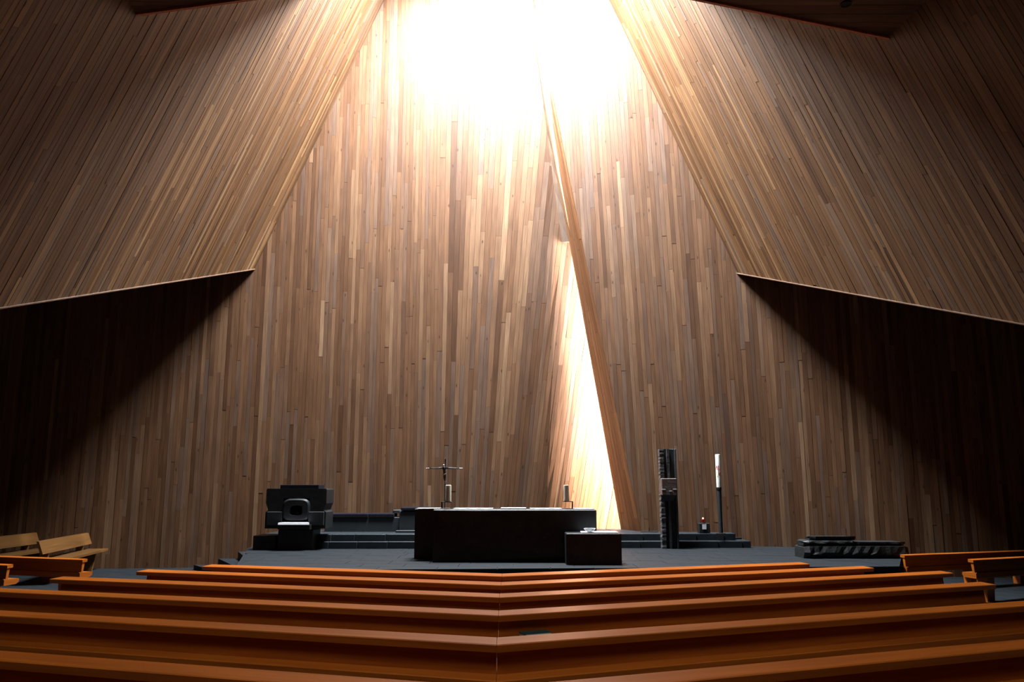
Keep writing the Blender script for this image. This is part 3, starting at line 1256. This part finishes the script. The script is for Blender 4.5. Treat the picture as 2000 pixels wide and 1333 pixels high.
# white cloths on the altar; the two rightmost strips imitate sheen
def cloth(label, name, p0, p1, d0, d1, h=0.012, cat='cloth', mat=None, group=None, over=0.0):
    xa, xb = at(p0, 1000, ya + 0.2).x, at(p1, 1000, ya + 0.2).x
    nx = 10
    rsv = []
    V, Fc = [], []
    for i in range(nx + 1):
        x = xa + (xb - xa) * i / nx
        w = 0.003 * math.sin(i * 2.1) + 0.002
        V += [Vector((x, ya + d0 + w, ztop + 0.001)), Vector((x, ya + d0 + w, ztop + h + w * 0.6)), Vector((x, ya + d1 - w, ztop + h)), Vector((x, ya + d1 - w, ztop + 0.001))]
    for i in range(nx):
        a = 4 * i
        for k in range(4):
            j = (k + 1) % 4
            Fc.append((a + k, a + 4 + k, a + 4 + j, a + j))
    Fc += [(0, 1, 2, 3), (4 * nx + 3, 4 * nx + 2, 4 * nx + 1, 4 * nx)]
    o = mesh(name, V, Fc, mat or M_LINEN, origin=(xa, ya + d0, ztop))
    tag(o, label, cat, group)
    return o


cloth('folded white linen cloth on the left end of the black altar', 'altar_cloth', 811, 856, 0.33, 0.95)
cloth('white linen cloth spread on the altar just right of the left candle', 'altar_cloth', 885, 962, 0.14, 0.9)
cloth('thicker white folded cloth at the middle of the altar top', 'altar_cloth', 978, 1028, 0.16, 0.85, 0.02)
cloth('white strip standing in for sheen on the altar between middle and right candle', 'altar_cloth', 1036, 1098, 0.15, 0.85)  # sheen of the stone top laid on as a white strip
cloth('white strip standing in for sheen on the right end of the altar beside the right candle', 'altar_cloth', 1122, 1160, 0.15, 0.85)  # also a white strip in place of sheen on the stone


def px_m(py, Y):
    """metres per pixel at distance Y near row py"""
    return (at(1001, py, Y) - at(1000, py, Y)).x


# candles and holders
def holder(label, x, y, side, plate_h, cx):
    t = thing('candle_holder', label, 'candle holder', (x, y, ztop), 'iron altar candle holders')
    MB().box(x - 0.11, x + 0.11, y - 0.09, y + 0.09, ztop + 0.0005, ztop + 0.014, ch=0.004).build('base', M_IRON, t)
    xp = x + side * 0.085
    MB().box(xp - 0.013, xp + 0.013, y - 0.02, y + 0.02, ztop + 0.014, ztop + plate_h, ch=0.002).build('post', M_IRON, t)
    a, b2 = sorted((xp + 0.013 * side, cx - side * 0.075))
    MB().box(a, b2, y - 0.05, y + 0.05, ztop + plate_h - 0.014, ztop + plate_h, ch=0.002).build('plate', M_IRON, t)
    return t


def candle(label, x, y, z0, r, h, mat=M_WAX, nm='candle', tilt=0, group=None):
    t = thing(nm, label, 'candle', (x, y, z0), group)
    o = MB().cyl((x, y, z0), r, h, 24, prof=[(r, 0), (r, h - 0.012), (r * 0.93, h - 0.003), (r * 0.8, h), (r * 0.3, h - 0.012), (0.004, h - 0.014)]).build('wax_body', mat, t)
    smooth_by_angle(o, 50)
    MB().cyl((x, y, z0 + h - 0.014), 0.003, 0.028, 6).build('wick', M_IRON, t)
    return t


Yc = ya + 0.10 + 0.14
m1 = px_m(960, Yc)
c1 = at(875.5, 980, Yc)
holder('black iron bracket holder under the left altar candle, beside the crucifix', at(871.5, 992, Yc).x, Yc, -1, at(875, 980.3, Yc).z - ztop, c1.x)
zc1 = at(875, 980.3, Yc).z
candle('thick ivory candle on the left of the altar, beside the crucifix', c1.x, Yc, zc1 + 0.0005, 5.6 * m1, at(875, 948, Yc).z - zc1, group='altar candles')
c2 = at(1107, 980, Yc)
holder('black iron C-shaped holder under the right altar candle', at(1109.5, 992, Yc).x, Yc, 1, at(1107, 979.5, Yc).z - ztop, c2.x)
zc2 = at(1107, 979.3, Yc).z
t = candle('thick ivory candle on the right of the altar, leaning slightly', c2.x, Yc, zc2 + 0.0005, 5.1 * m1, at(1107, 948, Yc).z - zc2, group='altar candles')
t.rotation_euler = (0, math.radians(-2.0), 0)

# crucifix behind the left candle
Yx = Yc + 0.22
base = at(868.5, 992, Yx)
x0 = base.x
cr = thing('crucifix', 'slender dark metal crucifix with a small figure, standing on the altar left', 'crucifix', (x0, Yx, ztop))
mx = px_m(930, Yx)
MB().box(x0 - 0.09, x0 + 0.12, Yx - 0.07, Yx + 0.07, ztop + 0.0005, ztop + 0.018, ch=0.005).build('base', M_IRON, cr)
ztop_c = at(868, 896, Yx).z
MB().box(x0 - 0.011, x0 + 0.011, Yx - 0.008, Yx + 0.008, ztop + 0.018, ztop_c, ch=0.003).build('upright', M_BRONZE, cr)
zb = at(868, 915.5, Yx).z
MB().box(at(832, 915, Yx).x, at(904, 915, Yx).x, Yx - 0.022, Yx - 0.008, zb - 0.012, zb + 0.006, ch=0.002).build('crossbar', M_STEEL, cr)
# corpus: one skinned-like lathe of tapering rings (torso and legs) with arms along the bar
fy = Yx - 0.045
xf = x0 - 1.6 * mx
zz = lambda py: at(868, py, fy).z
torso = MB()
prof = [(912.5, 0.012, 0), (914, 0.026, 0), (917, 0.034, 0.001), (920, 0.028, 0.004), (924, 0.024, 0.006), (927, 0.033, 0.01), (930, 0.030, 0.014), (934, 0.026, 0.016), (937, 0.022, 0.014), (940, 0.016, 0.018), (943, 0.013, 0.022), (945, 0.008, 0.024)]
torso.rings([[(xf + dx + r * math.cos(k * math.pi / 5), fy + 0.7 * r * math.sin(k * math.pi / 5), zz(py)) for k in range(10)] for py, r, dx in reversed(prof)])
o = torso.build('figure_body', M_BRONZE, cr, smooth=True)
arms = MB()
for s_ in (-1, 1):
    arms.tube([(xf + s_ * 0.02, fy, zz(914.2)), (xf + s_ * 0.12, fy + 0.01, zz(914.6)), (xf + s_ * 0.24, fy + 0.018, zz(915.2)), (xf + s_ * 0.30, fy + 0.02, zz(915.4))], [0.014, 0.011, 0.008, 0.009], 8)
arms.build('figure_arms', M_BRONZE, cr, smooth=True)
hd = MB().cyl((xf - 0.01, fy - 0.01, zz(912.6)), 0.02, 0.05, 12, prof=[(0.008, 0), (0.017, 0.01), (0.021, 0.026), (0.016, 0.042), (0.005, 0.05)])
hd.build('figure_head', M_SILVER, cr, smooth=True)
MB().rings([[(xf + 0.008 + r * math.cos(k * math.pi / 5), fy + 0.8 * r * math.sin(k * math.pi / 5), z_ + 0.022 * math.cos(k * math.pi / 5)) for k in range(10)] for r, z_ in ((0.033, zz(928)), (0.037, zz(926)), (0.032, zz(924)))]).build('loincloth', M_SILVER, cr)
MB().box(xf + 0.004, xf + 0.045, fy - 0.02, fy + 0.03, zz(942.5), zz(939.3), ch=0.005).build('foot_rest', M_SILVER, cr)

# ------------------------------------------------------------------ side block in front of the altar, right
yt = ya - 0.52
ytb = ya - 0.04
txa, txb = at(1106, 1080, yt).x, at(1214.5, 1080, yt).x
zt_ = at(1160, 1042.5, yt).z
tb = thing('side_table', 'low black stone side block in front of the altar, right end', 'table', ((txa + txb) / 2, yt + 0.3, ZP))
MB().chbox(txa, txb, yt, ytb, ZP, zt_, 0.012).build('stone_block', M_BLACK, tb)
xb_ = at(1159, 1040, yt).x
clx0, clx1 = at(1137, 1040, yt).x, at(1208, 1040, yt).x
V, Fc = [], []
cl = MB().box(clx0, clx1, yt + 0.03, ytb - 0.05, zt_ + 0.0005, zt_ + 0.02, ch=0.006)
o = cl.build('cloth', M_LINEN, None, origin=(clx0, yt, zt_))
tag(o, 'white cloth lying on the low black side block, under the glass bowl', 'cloth')
bx = at(1152, 1040, yt + 0.12)
bowl = MB()
bm_ = px_m(1036, yt + 0.1)
prof = [(0.02, 0), (5 * bm_, 0.004), (6 * bm_, 0.012), (9 * bm_, 0.03), (12 * bm_, 0.062), (12.3 * bm_, 0.066), (11.6 * bm_, 0.064), (8.5 * bm_, 0.037), (5 * bm_, 0.02), (0.01, 0.016)]
bowl.cyl((bx.x, yt + 0.15, zt_ + 0.021), 0, 0, 28, prof=prof)
o = bowl.build('glass_bowl', M_GLASS, None, origin=(bx.x, yt + 0.15, zt_ + 0.021), smooth=True)
tag(o, 'shallow clear glass bowl on the white cloth of the low side block', 'bowl')

# ------------------------------------------------------------------ carved stone seat / tabernacle at left
ys = onz(580, 1075, ZP).y - 0.05
sm = px_m(1000, ys)
X = lambda px: at(px, 1000, ys).x
Z = lambda py: at(578, py, ys).z
D = 0.75
seat = thing('stone_tabernacle', 'carved black stone block shrine with a rounded ring niche, left of the altar', 'tabernacle', (X(579), ys + 0.3, ZP))
MB().chbox(X(545), X(613), ys, ys + D, ZP, Z(1035), 0.015).build('pedestal', M_BLACK, seat)
body = MB()
# side-on outline of the block (front view), notched at both sides, with the central niche cut out, in two halves
yn, yf_ = ys - 0.02, ys + D
def slab(pts, y0, y1, name, mat):
    k = len(pts)
    mb = MB()
    mb.rings([[(x, y0, z_) for x, z_ in pts], [(x, y1, z_) for x, z_ in pts]])
    return mb.build(name, mat, seat)
left = [(X(519), Z(1033)), (X(519), Z(1001)), (X(524), Z(997)), (X(521), Z(988)), (X(519), Z(984)), (X(519), Z(957)), (X(521), Z(955)), (X(553), Z(955)), (X(553), Z(1033))]
right = [(X(604), Z(1033)), (X(604), Z(955)), (X(635), Z(955)), (X(637), Z(957)), (X(637), Z(984)), (X(635), Z(988)), (X(632), Z(997)), (X(637), Z(1001)), (X(637), Z(1033))]
slab(left, yn, yf_, 'side_block', M_BLACK)
slab(right, yn, yf_, 'side_block', M_BLACK)
MB().box(X(553), X(604), yn, yf_, Z(974), Z(955)).build('lintel', M_BLACK, seat)
MB().box(X(553), X(604), yn + 0.35, yf_, Z(1033), Z(974)).build('niche_back', M_BLACK, seat)
MB().chbox(X(543), X(619), ys + 0.08, yf_ - 0.1, Z(955) + 0.0, Z(947.5), 0.008).build('top_slab', M_CUSH, seat)
# the projecting ledges beside the niche
for a_, b2 in ((523, 553), (604, 634)):
    MB().box(X(a_), X(b2), yn - 0.05, yn + 0.1, Z(1026), Z(1000), ch=0.006).build('ledge', M_BLUE, seat)
# rounded square ring
def rrect(cx, cz, hw, hh, p, n=32):
    out = []
    for k in range(n):
        t = 2 * math.pi * k / n
        c_, s_ = math.cos(t), math.sin(t)
        out.append((cx + hw * math.copysign(abs(c_) ** p, c_), cz + hh * math.copysign(abs(s_) ** p, s_)))
    return out
cx, cz = X(579.5), Z(996)
yr = yn - 0.06
outer0 = rrect(cx, cz, 26.5 * sm, 21 * sm, 0.5)
outer1 = rrect(cx, cz, 23 * sm, 18.5 * sm, 0.5)
inner1 = rrect(cx, cz - 0.01, 13 * sm, 10.5 * sm, 0.55)
inner0 = rrect(cx, cz - 0.01, 11.5 * sm, 9 * sm, 0.55)
ringm = MB()
ringm.rings([[(x, yr + 0.30, z_) for x, z_ in outer0], [(x, yr + 0.03, z_) for x, z_ in outer0], [(x, yr, z_) for x, z_ in outer1], [(x, yr, z_) for x, z_ in inner1], [(x, yr + 0.04, z_) for x, z_ in inner0], [(x, yr + 0.3, z_) for x, z_ in inner0]], cap=False)
o = ringm.build('ring', M_BLACK, seat)
smooth_by_angle(o, 30)
MB().box(X(571), X(584), yr + 0.10, yr + 0.2, Z(1006), Z(1001), ch=0.006).build('niche_stone', M_BLUE, seat)
# white cloth draped on the front ledge
MB().box(X(549), X(611), yn - 0.2, yn + 0.36, Z(1034), Z(1022) - 0.032, ch=0.004).build('front_ledge', M_BLACK, seat)
V = [(X(553), yn - 0.02, Z(1021) + .004), (X(605), yn - 0.02, Z(1021) + .004), (X(610), yn - 0.23, Z(1021)), (X(550), yn - 0.23, Z(1021))]
mb = MB()
zl = Z(1022)
mb.rings([[(X(550), yn - 0.235, zl - 0.03), (X(610), yn - 0.235, zl - 0.03), (X(604), yn - 0.085, zl + 0.001), (X(556), yn - 0.085, zl + 0.001)],
          [(X(550), yn - 0.225, zl + 0.012), (X(610), yn - 0.225, zl + 0.012), (X(604), yn - 0.07, zl + 0.018), (X(556), yn - 0.07, zl + 0.018)]])
o = mb.build('linen_cloth', M_LINEN, None, origin=(X(579), yn - 0.2, zl))
tag(o, 'small white linen cloth on the ledge of the carved black stone shrine', 'cloth')

# ------------------------------------------------------------------ stone bench blocks with cushions behind
yq = onz(700, 1041, Z2).y + 0.35
Xq = lambda px: at(px, 1020, yq).x
Zq = lambda py: at(720, py, yq).z
sb = thing('stone_bench', 'long low blue-grey stone seat block behind the altar, left', 'bench', (Xq(700), yq + 0.2, Z2))
MB().chbox(Xq(634), Xq(800), yq, yq + 0.6, Z2, Zq(1011), 0.01).build('seat_block', M_BLUE, sb)
cu = thing('seat_cushion', 'long flat black cushion on the blue-grey stone seat block', 'cushion', (Xq(715), yq + 0.3, Zq(1011)))
MB().chbox(Xq(640), Xq(719), yq - 0.02, yq + 0.55, Zq(1011), Zq(1003.5), 0.02).build('pad', M_CUSH, cu)
MB().chbox(Xq(720), Xq(770), yq - 0.02, yq + 0.55, Zq(1011), Zq(1003.5), 0.02).build('pad', M_CUSH, cu)
sb2 = thing('stone_stool', 'higher blue-grey stone seat beside the left end of the altar', 'stool', (Xq(800), yq, Z2))
MB().chbox(Xq(782), Xq(836), yq - 0.25, yq - 0.01, Z2, Zq(999), 0.01).build('seat_block', M_BLUE, sb2)
MB().chbox(Xq(766), Xq(836), yq + 0.05, yq + 0.6, Zq(1003.4), Zq(997), 0.01).build('armrest', M_BLUE, sb2)
MB().box(Xq(778), Xq(838), yq - 0.45, yq - 0.25, Z2, Zq(1035), ch=0.008).build('foot_block', M_BLUE, sb2)
cu2 = MB().chbox(Xq(785), Xq(838), yq - 0.27, yq + 0.5, Zq(996.8), Zq(991.5), 0.015).build('seat_cushion', M_CUSH, None, origin=(Xq(800), yq, Zq(998)))
tag(cu2, 'short black cushion on the higher stone seat behind the altar\'s left end', 'cushion')

# ------------------------------------------------------------------ tall stone cross column
yc = onz(1310, 1072, ZP).y - 0.12
Xc = lambda px: at(px, 1072, yc).x
Zc = lambda py: at(1310, py, yc).z
cc = thing('stone_column', 'tall grey ribbed stone column with a brown block at mid height', 'column', (Xc(1310), yc + 0.1, ZP))
ztc = Zc(877.5)
def ribbed(x0_, x1_, y0_, y1_, name, mat, rough=0.0, n=60):
    rs = []
    for i in range(n + 1):
        z_ = ZP + (ztc - ZP) * i / n
        j = R.uniform(-rough, rough)
        k = R.uniform(-rough, rough)
        rs.append([(x0_ + j, y0_ + k, z_), (x1_, y0_ + k * 0.5, z_), (x1_, y1_, z_), (x0_ + j * 0.5, y1_, z_)])
    return MB().rings(rs).build(name, mat, cc)
ribbed(Xc(1294), Xc(1302), yc, yc + 0.24, 'rough_slab', M_GREYCOL, 0.008)
MB().box(Xc(1302), Xc(1308.5), yc + 0.10, yc + 0.24, ZP, ztc).build('groove', M_BLACK, cc)
ribbed(Xc(1308.5), Xc(1313.5), yc + 0.02, yc + 0.24, 'centre_rib', M_GREYCOL, 0.002)
MB().box(Xc(1313.5), Xc(1324), yc + 0.07, yc + 0.24, ZP, ztc, ch=0.006).build('dark_slab', M_BLUE, cc)
MB().box(Xc(1324), Xc(1327.5), yc + 0.03, yc + 0.24, ZP, ztc, ch=0.004).build('side_slab', M_GREYCOL, cc)
MB().chbox(Xc(1294), Xc(1323.5), yc - 0.16, yc + 0.1, Zc(967), Zc(935), 0.012).build('cross_block', M_BROWNST, cc)
for a_, b2, py in ((1293.5, 1301, 956.5), (1308, 1314, 959.5), (1316, 1323, 956)):
    MB().box(Xc(a_), Xc(b2), yc - 0.166, yc - 0.155, Zc(py + 0.9), Zc(py - 0.9)).build('inlay', M_CARD, cc)
mb = MB()
mb.rings([[(Xc(1300), yc + 0.0, Zc(979)), (Xc(1318), yc + 0.0, Zc(979)), (Xc(1316), yc + 0.12, Zc(979)), (Xc(1302), yc + 0.12, Zc(979))],
          [(Xc(1295), yc - 0.10, Zc(967)), (Xc(1323), yc - 0.10, Zc(967)), (Xc(1323), yc + 0.12, Zc(967)), (Xc(1295), yc + 0.12, Zc(967))]])
mb.build('block_shadow', M_BLACK, cc)  # dark wedge added for the shadow below the brown block

# ------------------------------------------------------------------ paschal candle on its stand
yp = yB(5.2) - 0.75
Xp = lambda px, py: at(px, py, yp).x
Zp = lambda py: at(1408, py, yp).z
mp = px_m(920, yp)
pc_x = at(1407.5, 1030, yp + 0.12).x
stand = thing('candle_stand', 'slim black candle stand on the upper step holding the tall white candle', 'candle stand', (pc_x, yp + 0.1, Z2))
ypc = yp + 0.12
MB().cyl((pc_x, ypc, Z2), 0.10, 0.02, 24, prof=[(0.11, 0), (0.11, 0.012), (0.05, 0.022)]).build('base', M_IRON, stand)
MB().cyl((pc_x, ypc, Z2 + 0.022), 4.2 * mp, Zp(958) - Z2 - 0.022, 16).build('shaft', M_BLUE, stand)
MB().cyl((pc_x, ypc, Zp(958)), 4.8 * mp, 0, 16, prof=[(4.2 * mp, 0), (4.9 * mp, 0.012), (4.9 * mp, Zp(952.5) - Zp(958))]).build('cup', M_IRON, stand)
z0 = Zp(952.5) + 0.0005
hh = Zp(887.5) - z0
rad = 4.7 * mp
pc = candle('tall slim white candle with red and green emblem, on the black stand', pc_x, ypc, z0, rad, hh, M_WHITEWAX, 'paschal_candle')


def wrap(pts, r, name, mat, parent, w=0.006, cx=pc_x, cy=ypc):
    """stroke wrapped on the candle: pts = [(arc metres, height)]"""
    mb = MB()
    for a, b2 in zip(pts, pts[1:]):
        seg = 3
        for k in range(seg):
            p = (a[0] + (b2[0] - a[0]) * k / seg, a[1] + (b2[1] - a[1]) * k / seg)
            q = (a[0] + (b2[0] - a[0]) * (k + 1) / seg, a[1] + (b2[1] - a[1]) * (k + 1) / seg)
            dx, dz = q[0] - p[0], q[1] - p[1]
            l = math.hypot(dx, dz) or 1
            ox, oz = -dz / l * w / 2, dx / l * w / 2
            ring = []
            for rr in (r, r + 0.0018):
                ring.append([(cx + rr * math.sin(u / r - 0.26), cy - rr * math.cos(u / r - 0.26), h_) for u, h_ in ((p[0] + ox, p[1] + oz), (q[0] + ox, q[1] + oz), (q[0] - ox, q[1] - oz), (p[0] - ox, p[1] - oz))])
            mb.rings(ring)
    return mb.build(name, mat, parent)


zp_ = lambda py: Zp(py)
u_ = lambda dpx: math.asin(max(-0.97, min(0.97, dpx * mp / rad))) * rad
wrap([(u_(-4), zp_(916)), (u_(-2.6), zp_(910)), (u_(-1), zp_(916))], rad, 'emblem_letter', M_REDPRINT, pc, 0.014)
wrap([(u_(-3.2), zp_(913.5)), (u_(-1.4), zp_(913.5))], rad, 'emblem_letter', M_REDPRINT, pc, 0.012)
wrap([(u_(0.7), zp_(910)), (u_(0.7), zp_(930))], rad, 'emblem_cross', M_REDPRINT, pc, 0.02)
wrap([(u_(-4), zp_(917.5)), (u_(4), zp_(917.5))], rad, 'emblem_cross', M_REDPRINT, pc, 0.022)
wrap([(u_(1.6), zp_(930)), (u_(1.9), zp_(925.5)), (u_(3.0), zp_(924)), (u_(4.0), zp_(925.5)), (u_(4.2), zp_(930))], rad, 'emblem_letter', M_REDPRINT, pc, 0.014)
wrap([(u_(-2.8), zp_(921)), (u_(-3.2), zp_(926)), (u_(-1.4), zp_(931)), (u_(0.4), zp_(931.5))], rad, 'emblem_arc', M_GREENPRINT, pc, 0.018)

# ------------------------------------------------------------------ small pedestal with sanctuary lamp
ye = onz(1376, 1056, Z1).y - 0.02
Xe = lambda px: at(px, 1040, ye).x
Ze = lambda py: at(1376, py, ye).z
pd = thing('pedestal', 'small square black pedestal on the step, under the red lamp', 'pedestal', (Xe(1376), ye, Z1))
MB().chbox(Xe(1366.5), Xe(1387), ye, ye + 0.24, Z1, Ze(1023), 0.006).build('pedestal_block', M_BLACK, pd)
o = MB().box(Xe(1372.3), Xe(1379.8), ye - 0.012, ye - 0.002, Ze(1034.5), Ze(1025)).build('card', M_CARD, None, origin=(Xe(1376), ye, Ze(1030)))
tag(o, 'small white card on the front of the black lamp pedestal', 'card')
sl_ = thing('sanctuary_lamp', 'small red glass oil lamp with burning flame on the black pedestal', 'lamp', (Xe(1375.8), ye + 0.1, Ze(1023)))
lx, ly, lz = Xe(1375.8), ye + 0.1, Ze(1022.6)
me_ = px_m(1020, ye)
MB().cyl((lx, ly, lz), 0, 0, 20, prof=[(4.2 * me_, 0), (4.2 * me_, 0.01), (2.5 * me_, 0.018)]).build('base', M_IRON, sl_)
MB().cyl((lx, ly, lz + 0.018), 0, 0, 20, prof=[(2.6 * me_, 0), (3.6 * me_, 0.02), (3.9 * me_, 0.06), (3.6 * me_, 0.085), (3.3 * me_, 0.083), (3.4 * me_, 0.06), (2.2 * me_, 0.025)]).build('lamp_glass', M_REDGLASS, sl_, smooth=True)
MB().cyl((lx, ly - 0.0, Ze(1016.0)), 0, 0, 12, prof=[(0.004, 0), (0.017, 0.012), (0.019, 0.022), (0.010, 0.04), (0.002, 0.052)]).build('flame', M_FLAME, sl_, smooth=True)
hoop = [(lx + 5 * me_ * math.cos(t * math.pi / 10), ly, Ze(1003) + 6 * me_ * math.sin(t * math.pi / 10)) for t in range(11)]
hoop = [(lx + 5 * me_, ly, lz + 0.005)] + hoop + [(lx - 5 * me_, ly, lz + 0.005)]
MB().tube(hoop, 0.003, 6).build('hoop', M_IRON, sl_)

# low floor candle tray left of the column
yt2 = onz(1268, 1040, Z2).y
tx = at(1268, 1040, yt2).x
tr_ = thing('floor_tray', 'small flat black metal tray with a short spike, on the upper step', 'tray', (tx, yt2, Z2))
mt_ = px_m(1040, yt2)
MB().box(tx - 17 * mt_, tx + 17 * mt_, yt2 - 0.1, yt2 + 0.1, Z2 + 0.008, Z2 + 0.024, ch=0.004).build('plate', M_IRON, tr_)
for s_ in (-1, 1):
    MB().box(tx + s_ * 13 * mt_ - 0.02, tx + s_ * 13 * mt_ + 0.02, yt2 - 0.08, yt2 + 0.08, Z2, Z2 + 0.008).build('foot', M_IRON, tr_)
MB().cyl((tx, yt2, Z2 + 0.024), 0.014, 0.09, 12, r2=0.010).build('spike', M_IRON, tr_)

# ------------------------------------------------------------------ long rough black stone ledge at right
yl = onz(1660, 1092, ZP).y
Xl = lambda px: at(px, 1080, yl).x
Zl = lambda py: at(1670, py, yl).z
led = thing('stone_ledge', 'long low rough black stone block on the platform at the right', 'stone block', (Xl(1670), yl, ZP))


def rough_block(x0_, x1_, y0_, y1_, z0_, z1_, name, amp=0.02, nx=22):
    mb = MB()
    rs = []
    rr = random.Random(int(x0_ * 100))
    for i in range(nx + 1):
        x = x0_ + (x1_ - x0_) * i / nx
        j = lambda: rr.uniform(-amp, amp)
        e = 0.06 if i in (0, nx) else 0
        rs.append([(x, y0_ + 0.05 + j() + e, z0_), (x, y0_ + j() * .7 + e, z0_ + 0.08), (x, y0_ + j() + e, (z0_ + z1_) / 2), (x, y0_ + 0.03 + j() * .5 + e, z1_ - e * .4), (x, y1_ - 0.03 - e, z1_ - e * .4), (x, y1_ - e, z0_)])
    mb.rings(rs)
    return mb.build(name, M_ROUGH, led)


rough_block(Xl(1573), Xl(1778), yl, yl + 0.7, ZP, Zl(1068), 'base_stone')
rough_block(Xl(1575), Xl(1678), yl + 0.06, yl + 0.62, Zl(1068), Zl(1057), 'upper_stone', 0.012, 12)
rough_block(Xl(1676), Xl(1776), yl + 0.10, yl + 0.6, Zl(1068) - 0.0, Zl(1060), 'upper_stone', 0.01, 12)
rough_block(Xl(1590), Xl(1680), yl + 0.12, yl + 0.55, Zl(1057), Zl(1050), 'cap_stone', 0.006, 10)

n_obj = len(bpy.data.objects)
print('objects', n_obj, 'polys', sum(len(m.polygons) for m in bpy.data.meshes))
